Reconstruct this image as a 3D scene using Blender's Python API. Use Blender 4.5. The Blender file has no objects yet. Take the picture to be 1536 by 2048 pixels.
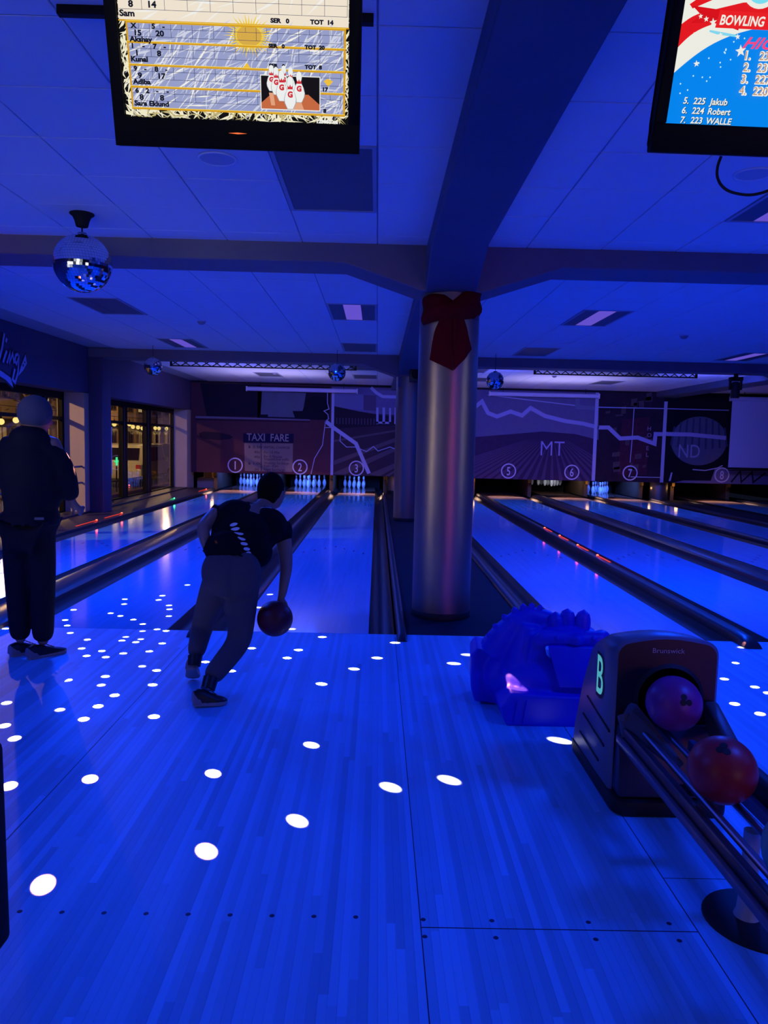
import bpy, bmesh, math, random, json
from mathutils import Vector, Matrix, Quaternion
R_ = random.Random(7)
S = bpy.context.scene
COL = S.collection
DATA = json.loads(r'''{"cam": [[[0.999697, -0.008638, 0.023032]], [[-0.022137, 0.092316, 0.995484]], [[0.010726, 0.995692, -0.092097]], [1.089446138148052, -5.957812661958811, 1.5214903285256278]], "spots": [[-1.513, 0.625, 1.0], [-1.435, 0.252, 1.0], [-1.346, 0.07, 1.0], [-1.233, -0.157, 1.0], [-1.033, -0.339, 1.0], [-0.984, -0.58, 1.0], [-0.88, -0.762, 1.0], [-0.821, -0.634, 1.0], [-0.742, -0.782, 1.0], [-0.654, -0.685, 1.0], [-0.492, -0.619, 1.0], [-0.774, -0.347, 1.0], [-0.661, -0.383, 1.0], [-0.461, -0.402, 1.0], [-0.615, 0.009, 1.0], [-0.533, -0.034, 1.0], [-0.776, 0.168, 1.0], [-0.897, 0.316, 1.0], [-1.046, 0.435, 1.0], [-1.159, 0.529, 1.0], [-1.164, 0.896, 1.0], [-1.226, 1.104, 1.0], [-0.932, 1.298, 1.0], [-0.913, 1.105, 1.0], [-0.756, 0.879, 1.0], [-0.711, 0.724, 1.0], [-0.646, 0.463, 1.0], [-1.078, -1.446, 1.0], [-0.88, -1.34, 1.0], [-0.795, -1.295, 1.0], [-0.595, -1.208, 1.0], [-0.314, -1.06, 1.0], [-0.255, -1.354, 1.0], [-0.418, -1.557, 1.0], [-0.446, -1.746, 1.0], [-0.45, -1.948, 1.0], [-0.092, -1.89, 1.0], [-0.97, -1.721, 1.0], [-0.818, -2.061, 1.0], [-0.688, -2.227, 1.0], [-1.769, -0.067, 1.0], [-0.78, -0.241, 0.25], [-0.65, -0.296, 0.25], [-0.71, -0.056, 0.25], [-0.56, -1.378, 0.25], [-0.433, -0.977, 0.25], [-0.633, -1.813, 0.25], [-0.831, 1.857, 0.5], [0.073, 1.462, 0.5], [0.054, 0.871, 0.6], [0.437, 0.108, 0.8], [0.697, -0.123, 1.0], [0.552, -0.505, 1.0], [0.494, -0.715, 1.0], [1.121, -0.67, 1.0], [0.967, -0.942, 1.0], [0.774, -1.272, 1.0], [1.257, -0.25, 0.5], [1.652, -0.768, 1.0], [1.774, -0.541, 0.6], [0.793, -2.239, 1.0], [1.181, -2.693, 1.0], [1.448, -2.609, 1.0], [0.802, -3.007, 1.0], [0.211, -0.484, 1.0], [0.168, -1.041, 1.0], [-0.044, -0.85, 1.0], [-0.008, -3.475, 1.0], [-0.15, -2.666, 1.0], [0.377, -2.587, 1.0], [0.492, -3.245, 1.0], [-0.468, -2.748, 1.0], [3.684, -0.614, 1.0], [3.428, -1.001, 1.0], [3.553, -1.16, 1.0], [3.267, -1.495, 1.0], [3.337, -1.66, 1.0], [3.579, -1.276, 1.0], [3.928, -0.18, 0.8], [2.066, -2.119, 1.0], [1.75, -1.75, 0.8]], "mural": {"carwin": [[-4.062, 3.063], [-3.873, 2.122], [-2.239, 2.131], [-2.305, 3.062]], "glass": [[-2.274, 2.876], [-2.312, 2.144], [-1.283, 2.139], [-1.083, 2.331], [-1.003, 2.849]], "driver": [[-1.387, 2.324], [-1.098, 2.33], [-1.001, 2.649], [-0.814, 2.753], [-0.525, 2.746], [-0.393, 2.62], [-0.355, 2.089], [-0.877, 2.105], [-1.312, 2.124]], "dash": [[-2.341, 2.201], [-2.095, 2.206], [-2.094, 2.134], [-2.34, 2.143]], "trim": [[-4.191, 2.057], [-0.877, 2.062], [-0.877, 2.091], [-4.191, 2.114]], "trim2": [[-4.191, 1.999], [-0.876, 2.012], [-0.876, 2.033], [-4.191, 2.028]], "handle": [[-4.09, 1.627], [-3.945, 1.673], [-3.481, 1.655], [-3.191, 1.59], [-3.104, 1.534], [-3.191, 1.474], [-3.481, 1.439], [-3.916, 1.457], [-4.075, 1.512]], "taxi": [[-2.808, 1.642], [-1.343, 1.669], [-1.347, 1.401], [-2.806, 1.382]], "fare": [[-2.777, 1.368], [-1.361, 1.386], [-1.366, 0.557], [-2.757, 0.555]], "fareline": [[-2.291, 1.365], [-2.269, 1.365], [-2.255, 0.566], [-2.272, 0.566]], "thinA": [[-0.382, 2.878], [-0.378, 2.577], [-0.331, 2.406], [-0.475, 2.345], [-0.358, 2.247], [-0.341, 2.118], [-0.427, 2.058], [-0.503, 1.362], [-0.73, 0.965], [-0.826, 0.511]], "thick1": [[-0.427, 2.058], [-0.177, 1.862], [0.47, 1.428], [0.867, 0.564]], "thin1b": [[-0.439, 1.87], [-0.235, 1.875]], "sepA": [[-0.194, 2.854], [-0.213, 0.525]], "sepC": [[7.573, 3.094], [7.58, 0.57]], "sepD": [[9.541, 2.81], [9.509, 0.554]], "sepDthin": [[9.501, 3.126], [9.512, 2.809]], "buildB": [[-0.209, 2.868], [0.66, 2.845], [0.669, 2.4], [-0.202, 2.466]], "buildB2": [[0.66, 2.831], [1.022, 2.825], [1.032, 2.38], [0.669, 2.4]], "platB": [[-0.188, 2.495], [1.034, 2.265], [1.587, 2.22], [1.592, 1.99], [-0.177, 1.833]], "trackB": [[[-0.161, 0.92], [-0.159, 0.789], [1.749, 1.559], [1.746, 1.675]], [[-0.155, 0.57], [-0.154, 0.512], [0.167, 0.519], [1.755, 1.298], [1.752, 1.414]], [[0.824, 0.534], [1.19, 0.498], [1.767, 0.832], [1.764, 0.949]], [[-0.171, 1.515], [-0.17, 1.457], [1.742, 1.82], [1.741, 1.877]], [[1.336, 0.501], [1.453, 0.504], [1.77, 0.716], [1.768, 0.774]]], "W": [[[1.037, 2.481], [1.102, 2.483], [1.112, 2.007], [1.047, 2.006]], [[1.218, 2.485], [1.29, 2.487], [1.301, 2.012], [1.229, 2.01]], [[1.407, 2.475], [1.465, 2.477], [1.476, 2.016], [1.417, 2.014]], [[1.046, 2.078], [1.474, 2.073], [1.476, 2.016], [1.047, 2.02]], [[1.566, 2.493], [1.602, 2.494], [1.606, 2.019], [1.57, 2.018]]], "B_arch": [[0.872, 3.051], [1.02, 2.911], [1.211, 2.801], [1.602, 2.796]], "thin2": [[0.015, 1.664], [0.004, 1.49], [0.196, 1.32], [0.443, 1.326], [0.781, 1.203], [0.981, 1.353], [1.115, 1.225], [1.462, 1.349], [1.609, 1.295], [1.754, 1.342]], "skyC": [[1.639, 3.055], [7.516, 3.064], [7.54, 1.693], [6.845, 1.851], [5.893, 1.901], [4.657, 1.771], [3.931, 1.696], [1.676, 1.557]], "furrowVP": [[6.178, 2.067]], "thickC": [[3.621, 2.253], [3.901, 2.562], [4.099, 2.725], [4.285, 2.399], [4.55, 2.304], [4.938, 2.457], [5.277, 2.35], [5.515, 2.571], [5.947, 2.351], [6.536, 2.22], [7.05, 2.16], [7.522, 2.055], [7.814, 2.062], [8.166, 1.751], [8.677, 1.791], [9.184, 1.621], [9.198, 1.905], [9.549, 1.913], [10.208, 1.914], [11.269, 1.837]], "thinC": [[3.597, 2.972], [4.252, 2.916], [6.807, 2.674], [7.538, 2.633], [9.522, 2.636], [11.217, 2.647]], "thinD": [[8.53, 2.613], [8.52, 1.715], [8.496, 1.059]], "thinD2": [[8.547, 0.65], [9.548, 0.643], [11.021, 0.647]], "brC": [[6.869, 2.905], [6.882, 2.632], [7.481, 2.603]], "MT": [[5.864, 1.203], [6.552, 1.219], [6.515, 1.698]], "oval": [[10.483, 1.731], [11.304, 1.75], [10.44, 2.441]], "ND": [[9.855, 1.192], [10.515, 1.207]], "hotel": [[9.013, 2.075], [9.06, 1.218]], "arcE": [[10.343, 0.896], [10.713, 0.875], [11.076, 0.957], [11.218, 1.033]], "bandE": [[11.149, 0.958], [12.918, 0.969], [12.947, 0.559], [9.629, 0.513], [9.874, 0.607]], "slash": [[9.657, 0.543], [9.716, 0.544], [9.76, 0.795], [9.716, 0.794]], "nums": {"1": [-3.035, 0.716], "2": [-1.149, 0.708], "3": [0.495, 0.709], "4": [2.939, 0.728], "5": [4.945, 0.73], "6": [6.801, 0.735], "7": [8.512, 0.752], "8": [11.214, 0.755]}, "bound": [[-4.19, 0.406], [7.595, 0.57], [9.598, 0.542]]}, "bowl": {"pelvis": [0.234, -1.42, 0.794], "spine": [0.262, -1.35, 0.891], "chest": [0.309, -1.2, 0.997], "neck": [0.362, -1.06, 1.064], "head": [0.413, -0.97, 1.171], "shL": [0.113, -1.15, 1.06], "shR": [0.502, -1.1, 0.943], "elbL": [0.045, -1.35, 0.974], "handL": [0.103, -1.42, 0.837], "elbR": [0.537, -1.18, 0.716], "wriR": [0.524, -1.27, 0.565], "ball": [0.491, -1.36, 0.431], "hipL": [0.141, -1.4, 0.735], "hipR": [0.311, -1.38, 0.723], "kneeN": [0.287, -1.4, 0.295], "ankN": [0.144, -1.68, 0.119], "kneeF": [0.001, -1.15, 0.313], "ankF": [-0.0, -1.36, 0.157]}, "bowlfeet": [[0.067, -1.679, 0.0], [0.262, -1.701, 0.0], [0.173, -1.772, 0.0], [-0.063, -1.265, 0.0]], "stand": {"head": [-1.189, -0.78, 1.633], "neck": [-1.181, -0.78, 1.501], "shL": [-1.358, -0.78, 1.45], "shR": [-1.066, -0.78, 1.444], "chest": [-1.2, -0.78, 1.374], "waist": [-1.222, -0.78, 1.105], "elbL": [-1.411, -0.78, 1.185], "elbR": [-1.023, -0.78, 1.204], "handL": [-1.401, -0.78, 1.027], "handR": [-1.092, -0.78, 1.047], "pelvis": [-1.25, -0.78, 0.884], "hipL": [-1.334, -0.78, 0.848], "hipR": [-1.17, -0.78, 0.852], "kneeL": [-1.336, -0.78, 0.454], "kneeR": [-1.163, -0.78, 0.458], "ankL": [-1.32, -0.78, 0.079], "ankR": [-1.17, -0.78, 0.069]}, "disco": [-1.105, -0.15, 2.768], "minis": [[-2.951, 8.0, 2.752], [0.339, 8.0, 2.724], [3.181, 8.0, 2.649]]}''')

# ------------------------------------------------------------------ camera
cam_d = bpy.data.cameras.new('camera'); cam = bpy.data.objects.new('camera', cam_d); COL.objects.link(cam)
rt, up, fw, cpos = DATA['cam'][0][0], DATA['cam'][1][0], DATA['cam'][2][0], DATA['cam'][3]
M = Matrix(((rt[0], up[0], -fw[0], cpos[0]), (rt[1], up[1], -fw[1], cpos[1]), (rt[2], up[2], -fw[2], cpos[2]), (0, 0, 0, 1)))
cam.matrix_world = M
cam_d.sensor_fit = 'VERTICAL'; cam_d.sensor_height = 36.0; cam_d.lens = 27.007; cam_d.clip_start = .02; cam_d.clip_end = 300
S.camera = cam

# ------------------------------------------------------------------ world, exposure
W = bpy.data.worlds.new('night_sky'); S.world = W; W.use_nodes = True
bg = W.node_tree.nodes['Background']; bg.inputs[0].default_value = (.006, .008, .02, 1); bg.inputs[1].default_value = .5
S.view_settings.view_transform = 'Standard'; S.view_settings.look = 'None'
S.view_settings.exposure = 0; S.view_settings.gamma = 1; S.view_settings.use_curve_mapping = False

# ------------------------------------------------------------------ room lamps
BLUE = (.004, .06, 1.0)
def area(name, loc, rot, size, power, col, spread=180, sy=None):
    l = bpy.data.lights.new(name, 'AREA'); l.energy = power; l.color = col[:3]; l.size = size
    l.shape = 'RECTANGLE' if sy else 'SQUARE'
    if sy: l.size_y = sy
    l.spread = math.radians(spread)
    o = bpy.data.objects.new(name, l); o.location = loc; o.rotation_euler = rot; COL.objects.link(o)
    return o
def spot(name, loc, target, angle, power, col, blend=.5, soft=.05):
    l = bpy.data.lights.new(name, 'SPOT'); l.energy = power; l.color = col[:3]; l.spot_size = angle; l.spot_blend = blend; l.shadow_soft_size = soft
    o = bpy.data.objects.new(name, l); o.location = loc
    d = Vector(target) - Vector(loc); o.rotation_euler = d.to_track_quat('-Z', 'Y').to_euler(); COL.objects.link(o)
    return o
def point(name, loc, power, col, soft=.1):
    l = bpy.data.lights.new(name, 'POINT'); l.energy = power; l.color = col[:3]; l.shadow_soft_size = soft
    o = bpy.data.objects.new(name, l); o.location = loc; COL.objects.link(o)
    return o
# black-light floods on the back of the first cross beam and over the lanes
for x in (-2.3, 4.6):
    area('blacklight', (x, 2.4, 3.0), (math.radians(-16), 0, 0), .5, 125, BLUE, 140, .35)
for x in (-2.6, 3.9, 7.5):
    area('blacklight', (x, -3.6, 3.02), (0, 0, 0), .6, 54 if x < 5 else 42, BLUE, 170, .4)
for x in (-1.7, -.3, 3.9, 7.3):
    area('blacklight', (x, 5.4, 3.02), (0, 0, 0), .6, 54, BLUE, 170, .4)
for x in (-1.8, -.5, 4.0, 7.3):
    area('blacklight', (x, 11.0, 3.02), (0, 0, 0), .6, 38, BLUE, 170, .4)
# added fill lamps without fixtures, putting some neutral light on the ceiling
area('fill_lamp', (-3.4, -8.6, 1.1), (math.radians(140), 0, math.radians(-18)), 1.6, 11, (1.0, .92, .95), 150, 1.2)
area('fill_lamp', (4.6, -8.6, 1.1), (math.radians(140), 0, math.radians(18)), 1.6, 11, (1.0, .86, 1.0), 150, 1.2)
def aim(o, t): o.rotation_euler = (Vector(t)-o.location).to_track_quat('-Z', 'Y').to_euler(); return o
aim(area('mirror_ball_fill', (-.6, -6.7, 2.0), (0, 0, 0), 3.8, 1.5, (.92, 1.0, 1.0), 26, 2.2), DATA['disco'])  # two added lamps aimed to give the mirror ball white reflections
aim(area('mirror_ball_fill', (-4.0, -5.2, 1.8), (0, 0, 0), 1.9, .7, (.92, 1.0, 1.0), 26, 2.2), DATA['disco'])
aim(area('neon_lamp', (5.2, -8.8, 1.5), (0, 0, 0), .22, .7, (1.0, .06, .22), 24, 2.4), (1.685, .76, 1.3))
aim(area('fill_lamp', (-4.2, -3.2, 1.7), (0, 0, 0), .5, .50, (1.0, .78, .55), 18, 1.6), (1.50, .6, 1.5))  # added lamp for the warm streak on the front column
aim(area('fill_lamp', (6.6, -1.8, 2.0), (0, 0, 0), .35, .16, (.85, .80, 1.0), 16, 1.6), (1.9, .7, 1.5))  # added lamp for the grey streak on the same column
for x in (-1.5, 5.6):
    area('far_ceiling_fill', (x, 13.0, 2.2), (math.pi, 0, 0), 2.4, 20, (.62, .52, 1.0), 170, 2.0)  # added upward lamps to lift the lavender tone of the far ceiling
for x in (-2.2, 3.6, 8.2):
    area('mural_fill', (x, 10.0, 2.9), (math.radians(74), 0, 0), 1.6, 52, (.12, .13, 1.0), 120, .2)  # added lamps to brighten the printed panels, no fixture there
spot('red_wash', (-3.6, -.9, 2.4), (-2.6, .6, 2.98), .9, 9, (1, .03, .06), .9, .1)

# ------------------------------------------------------------------ materials
def srgb(r, g, b):
    f = lambda c: ((c/255)/12.92) if c/255 <= .04045 else (((c/255)+.055)/1.055)**2.4
    return (f(r), f(g), f(b), 1)
MATS = {}
def mat(name, col, rough=.5, metal=0., spec=.5, emit=None, es=1., var=0., vscale=8., bump=0., bscale=60., coat=0., trans=0., stretch=None):
    if name in MATS: return MATS[name]
    m = bpy.data.materials.new(name); m.use_nodes = True; nt = m.node_tree
    b = nt.nodes['Principled BSDF']
    c = tuple(col) if len(col) == 4 else tuple(col)+(1,)
    b.inputs['Base Color'].default_value = c
    b.inputs['Roughness'].default_value = rough; b.inputs['Metallic'].default_value = metal
    b.inputs['Specular IOR Level'].default_value = spec; b.inputs['Coat Weight'].default_value = coat
    b.inputs['Transmission Weight'].default_value = trans
    if emit is not None:
        b.inputs['Emission Color'].default_value = tuple(emit[:3])+(1,); b.inputs['Emission Strength'].default_value = es
    if var or bump:
        tc = nt.nodes.new('ShaderNodeTexCoord'); mp = nt.nodes.new('ShaderNodeMapping')
        nt.links.new(tc.outputs['Object'], mp.inputs[0])
        if stretch: mp.inputs['Scale'].default_value = stretch
    if var:
        n = nt.nodes.new('ShaderNodeTexNoise'); n.inputs['Scale'].default_value = vscale; n.inputs['Detail'].default_value = 4
        nt.links.new(mp.outputs[0], n.inputs['Vector'])
        mx = nt.nodes.new('ShaderNodeMix'); mx.data_type = 'RGBA'
        mx.inputs[6].default_value = tuple(v*(1-var) for v in c[:3])+(1,); mx.inputs[7].default_value = tuple(min(1, v*(1+var)) for v in c[:3])+(1,)
        nt.links.new(n.outputs[0], mx.inputs[0]); nt.links.new(mx.outputs[2], b.inputs['Base Color'])
    if bump:
        n2 = nt.nodes.new('ShaderNodeTexNoise'); n2.inputs['Scale'].default_value = bscale; n2.inputs['Detail'].default_value = 3
        nt.links.new(mp.outputs[0], n2.inputs['Vector'])
        bp = nt.nodes.new('ShaderNodeBump'); bp.inputs['Strength'].default_value = bump; bp.inputs['Distance'].default_value = .01
        nt.links.new(n2.outputs[0], bp.inputs['Height']); nt.links.new(bp.outputs[0], b.inputs['Normal'])
    MATS[name] = m
    return m
def emat(name, col, s=1.):
    return mat(name, (0, 0, 0), .6, emit=col, es=s, spec=.3)

def board_mat(name, base, rough, lo=.82, hi=1.12, seam=.55, bw=.0274, blen=1.15, coat=0., bumpy=.0):
    """narrow bowling-lane boards, each with its own tone, from world position"""
    m = bpy.data.materials.new(name); m.use_nodes = True; nt = m.node_tree; N = nt.nodes.new; L = nt.links.new
    b = nt.nodes['Principled BSDF']; b.inputs['Roughness'].default_value = rough; b.inputs['Coat Weight'].default_value = coat
    b.inputs['Coat Roughness'].default_value = .05; b.inputs['Specular IOR Level'].default_value = .36
    g = N('ShaderNodeNewGeometry'); sp = N('ShaderNodeSeparateXYZ'); L(g.outputs['Position'], sp.inputs[0])
    def mth(op, a, bb=None):
        n = N('ShaderNodeMath'); n.operation = op
        for i, v in enumerate((a, bb)):
            if v is None: continue
            if isinstance(v, (int, float)): n.inputs[i].default_value = v
            else: L(v, n.inputs[i])
        return n.outputs[0]
    xs = mth('DIVIDE', mth('ADD', sp.outputs[0], 20.0), bw); ix = mth('FLOOR', xs)
    w1 = N('ShaderNodeTexWhiteNoise'); w1.noise_dimensions = '1D'; L(ix, w1.inputs['W'])
    ys = mth('ADD', mth('DIVIDE', sp.outputs[1], blen), mth('MULTIPLY', w1.outputs[0], 7.0)); iy = mth('FLOOR', ys)
    cb = N('ShaderNodeCombineXYZ'); L(ix, cb.inputs[0]); L(iy, cb.inputs[1])
    w2 = N('ShaderNodeTexWhiteNoise'); w2.noise_dimensions = '2D'; L(cb.outputs[0], w2.inputs['Vector'])
    tone = mth('ADD', mth('MULTIPLY', w2.outputs[0], hi-lo), lo)
    gr = N('ShaderNodeTexNoise'); gr.inputs['Scale'].default_value = 6; gr.inputs['Detail'].default_value = 5
    mp = N('ShaderNodeMapping'); mp.inputs['Scale'].default_value = (9, .5, 1); L(g.outputs['Position'], mp.inputs[0]); L(mp.outputs[0], gr.inputs['Vector'])
    tone = mth('MULTIPLY', tone, mth('ADD', mth('MULTIPLY', gr.outputs[0], .10), .95))
    fx = mth('FRACT', xs); edge = mth('LESS_THAN', mth('MINIMUM', fx, mth('SUBTRACT', 1.0, fx)), .018)
    tone = mth('MULTIPLY', tone, mth('SUBTRACT', 1.0, mth('MULTIPLY', edge, seam)))
    mx = N('ShaderNodeVectorMath'); mx.operation = 'SCALE'; mx.inputs[0].default_value = base[:3]; L(tone, mx.inputs['Scale'])
    L(mx.outputs[0], b.inputs['Base Color'])
    MATS[name] = m
    return m

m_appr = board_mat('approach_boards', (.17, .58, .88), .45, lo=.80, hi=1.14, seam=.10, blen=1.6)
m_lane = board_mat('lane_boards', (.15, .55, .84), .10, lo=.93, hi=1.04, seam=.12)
m_strip = mat('pale_light_strip', (.86, .62, .50), .10, var=.08)  # pinsetter light on the lane ends, put into the colour
m_deck = mat('brown_pin_deck', (.20, .11, .08), .05, spec=.8, var=.2)
m_ceil = mat('ceiling_tile', (.78, .80, .86), .85, spec=.2, bump=.15, bscale=180)
m_grid = mat('ceiling_grid', (.42, .44, .52), .6)
m_beam = mat('beam_paint', (.15, .13, .19), .6, var=.12, vscale=3, bump=.05)
m_beamblue = mat('beam_blue_paint', (.06, .09, .18), .6, var=.15, vscale=3)
m_wall = mat('wall_paint', (.085, .07, .14), .8, var=.1, vscale=2)
m_beige = mat('plaster_beige', (.55, .44, .33), .85, var=.08, vscale=3)
m_black = mat('black_plastic', (.012, .012, .015), .35)
m_blackm = mat('black_matt', (.010, .010, .012), .7, spec=.2)
m_gut = mat('gutter_plastic', (.008, .008, .011), .42, spec=.3)
m_cap = mat('capping_plastic', (.055, .047, .045), .28, var=.15)
m_cap2 = mat('capping_dark', (.022, .022, .032), .38)
m_ledge = mat('ledge_board', (.055, .045, .05), .45, var=.2)
m_side = mat('median_board', (.008, .009, .018), .7, spec=.2, var=.2)
m_pin = mat('pin_white', (.85, .86, .88), .25, coat=.3)
m_red = mat('pin_red', (.7, .05, .07), .3)
m_steel = mat('brushed_steel', (.28, .25, .235), .40, metal=.85, var=.12, vscale=2.2, bump=.03, bscale=90, stretch=(1, 1, .15))
def pane_glass():
    m = bpy.data.materials.new('window_glass'); m.use_nodes = True; nt = m.node_tree; nt.nodes.clear(); N = nt.nodes.new; L = nt.links.new
    o = N('ShaderNodeOutputMaterial'); mx = N('ShaderNodeMixShader'); lw_ = N('ShaderNodeLayerWeight'); lw_.inputs[0].default_value = .5; pw = N('ShaderNodeMath'); pw.operation = 'POWER'; pw.inputs[1].default_value = 4.5; L(lw_.outputs['Facing'], pw.inputs[0]); fr = N('ShaderNodeMath'); fr.operation = 'MULTIPLY_ADD'; fr.inputs[1].default_value = .8; fr.inputs[2].default_value = .03; L(pw.outputs[0], fr.inputs[0])
    t = N('ShaderNodeBsdfTransparent'); t.inputs[0].default_value = (.86, .86, .84, 1); g = N('ShaderNodeBsdfGlossy'); g.inputs['Roughness'].default_value = .02
    L(fr.outputs[0], mx.inputs[0]); L(t.outputs[0], mx.inputs[1]); L(g.outputs[0], mx.inputs[2]); L(mx.outputs[0], o.inputs[0])
    return m
m_glass = pane_glass()
m_frame = mat('window_frame', (.005, .0045, .005), .5, spec=.15)
m_grey = mat('hood_grey', (.16, .15, .20), .38, var=.06)
m_hoodp = mat('hood_panel', (.030, .008, .015), .45)
m_rubber = mat('black_rubber', (.006, .006, .007), .6)
m_guard = mat('guard_plastic', (.10, .085, .095), .45)
m_chrome = mat('chrome_rod', (.30, .32, .40), .42, metal=1.)
m_dragon = mat('blue_roto_plastic', (.025, .025, .70), .45, bump=.06, bscale=70)
m_white = mat('white_paint', (.75, .75, .80), .5)
m_screen = mat('screen_cloth', (.62, .58, .80), .8)
m_mirror = mat('mirror_tile', (.80, .82, .86), .06, metal=1.)
m_skin = mat('skin', (.36, .20, .14), .5)
m_hair = mat('dark_hair', (.005, .004, .004), .8, spec=.1, bump=.5, bscale=120)
m_shirt = mat('black_tshirt', (.006, .006, .009), .85, spec=.15, bump=.3, bscale=25)
m_pants = mat('taupe_trousers', (.12, .095, .10), .85, spec=.2, bump=.3, bscale=20)
m_jacket = mat('navy_jacket', (.008, .010, .018), .8, spec=.2, bump=.5, bscale=14)
m_jeans = mat('dark_jeans', (.009, .010, .018), .85, spec=.2, bump=.3, bscale=20)
m_beanie = mat('grey_knit', (.10, .11, .15), .9, spec=.1, bump=.5, bscale=150)
m_shoe = mat('shoe_black', (.010, .010, .013), .4)
m_heel = mat('shoe_grey', (.30, .24, .26), .55)
m_sole = mat('shoe_sole', (.40, .33, .30), .6)
m_velvet = mat('red_velvet', (.12, .003, .008), .9, spec=.1, bump=.2, bscale=40)
m_louver = mat('louvre_grey', (.11, .12, .17), .55)
m_reflect = mat('silver_print', (1, 1, 1), .5, emit=(.7, .85, .85), es=.0)

# ------------------------------------------------------------------ geometry helpers
OFF = {}
def link(name, me, m=None, parent=None, **props):
    o = bpy.data.objects.new(name, me); COL.objects.link(o)
    if m is not None and me is not None and not me.materials: me.materials.append(m)
    if parent is not None: o.parent = parent
    for k, v in props.items(): o[k] = v
    return o
def thing(name, label, cat, loc=(0, 0, 0), group=None, kind=None):
    o = bpy.data.objects.new(name, None); COL.objects.link(o); o.location = loc; o.empty_display_size = .1
    o['label'] = label; o['category'] = cat
    if group: o['group'] = group
    if kind: o['kind'] = kind
    OFF[o] = Vector(loc)
    return o
class MB:
    def __init__(s): s.v = []; s.f = []
    def add(s, vs, fs):
        n = len(s.v); s.v += [Vector(v) for v in vs]; s.f += [tuple(i+n for i in f) for f in fs]; return s
    def box(s, x0, x1, y0, y1, z0, z1):
        return s.add([(x0, y0, z0), (x1, y0, z0), (x1, y1, z0), (x0, y1, z0), (x0, y0, z1), (x1, y0, z1), (x1, y1, z1), (x0, y1, z1)],
                     [(0, 3, 2, 1), (4, 5, 6, 7), (0, 1, 5, 4), (1, 2, 6, 5), (2, 3, 7, 6), (3, 0, 4, 7)])
    def obox(s, c, ax, ay, az, sx, sy, sz):
        c, ax, ay, az = map(Vector, (c, ax, ay, az)); vs = []
        for k in (-1, 1):
            for i, j in ((-1, -1), (1, -1), (1, 1), (-1, 1)): vs.append(c+ax*(i*sx/2)+ay*(j*sy/2)+az*(k*sz/2))
        return s.add(vs, [(0, 3, 2, 1), (4, 5, 6, 7), (0, 1, 5, 4), (1, 2, 6, 5), (2, 3, 7, 6), (3, 0, 4, 7)])
    def tube(s, p0, p1, r0, r1=None, n=12, cap=True):
        p0, p1 = Vector(p0), Vector(p1); r1 = r0 if r1 is None else r1; d = (p1-p0).normalized()
        a = d.orthogonal().normalized(); b = d.cross(a); vs = []
        for p, r in ((p0, r0), (p1, r1)):
            for i in range(n):
                t = 2*math.pi*i/n; vs.append(p+a*(math.cos(t)*r)+b*(math.sin(t)*r))
        fs = [(i, (i+1) % n, n+(i+1) % n, n+i) for i in range(n)]
        if cap: fs += [tuple(range(n))[::-1], tuple(range(n, 2*n))]
        return s.add(vs, fs)
    def path(s, pts, r, n=8):
        for a, b in zip(pts, pts[1:]): s.tube(a, b, r, n=n)
        return s
    def lathe(s, prof, c=(0, 0, 0), n=24, a0=0., a1=2*math.pi):
        c = Vector(c); full = abs(a1-a0-2*math.pi) < 1e-6; vs = []; m = len(prof); k = n if full else n+1
        for i in range(k):
            t = a0+(a1-a0)*i/n
            for r, z in prof: vs.append(c+Vector((math.cos(t)*r, math.sin(t)*r, z)))
        fs = []
        for i in range(n):
            for j in range(m-1):
                a, b = i*m+j, ((i+1) % k)*m+j; fs.append((a, b, b+1, a+1))
        return s.add(vs, fs)
    def sphere(s, c, r, nu=20, nv=12, sc=(1, 1, 1), rot=None):
        vs = []; fs = []
        for j in range(nv+1):
            ph = math.pi*j/nv
            for i in range(nu):
                t = 2*math.pi*i/nu; v = Vector((math.sin(ph)*math.cos(t)*sc[0], math.sin(ph)*math.sin(t)*sc[1], math.cos(ph)*sc[2]))*r
                if rot: v = rot @ v
                vs.append(v+Vector(c))
        for j in range(nv):
            for i in range(nu): fs.append((j*nu+i, (j+1)*nu+i, (j+1)*nu+(i+1) % nu, j*nu+(i+1) % nu))
        return s.add(vs, fs)
    def prism(s, poly, fn, d):
        """poly of 2D points, fn maps (a,b,depth)->3D, extruded 0..d"""
        n = len(poly); vs = [fn(a, b, 0) for a, b in poly]+[fn(a, b, d) for a, b in poly]
        return s.add(vs, [tuple(range(n)), tuple(range(n, 2*n))[::-1]]+[(i, n+i, n+(i+1) % n, (i+1) % n) for i in range(n)])
    def mesh(s, name, off=Vector((0, 0, 0)), smooth=None, bevel=0., segs=2, weld=True, sharp=40):
        bm = bmesh.new(); vs = [bm.verts.new(v-off) for v in s.v]
        for f in s.f:
            ff = [vs[i] for i in f]
            if len(set(ff)) < 3: continue
            try: bm.faces.new(ff)
            except ValueError: pass
        if weld: bmesh.ops.remove_doubles(bm, verts=bm.verts, dist=1e-5)
        bmesh.ops.recalc_face_normals(bm, faces=bm.faces)
        if bevel:
            es = [e for e in bm.edges if e.is_manifold and len(e.link_faces) == 2 and e.calc_face_angle(0) > math.radians(30)]
            bmesh.ops.bevel(bm, geom=es, offset=bevel, segments=segs, affect='EDGES', profile=.5, clamp_overlap=True)
        me = bpy.data.meshes.new(name); bm.to_mesh(me); bm.free()
        if smooth or (smooth is None and bevel):
            me.shade_smooth(); me.set_sharp_from_angle(angle=math.radians(sharp))
        return me
    def build(s, name, m, parent=None, smooth=None, bevel=0., segs=2, sharp=40, **props):
        off = OFF.get(parent, Vector((0, 0, 0)))
        o = link(name, s.mesh(name, off, smooth, bevel, segs, sharp=sharp), m, parent, **props)
        OFF[o] = off
        return o
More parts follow.
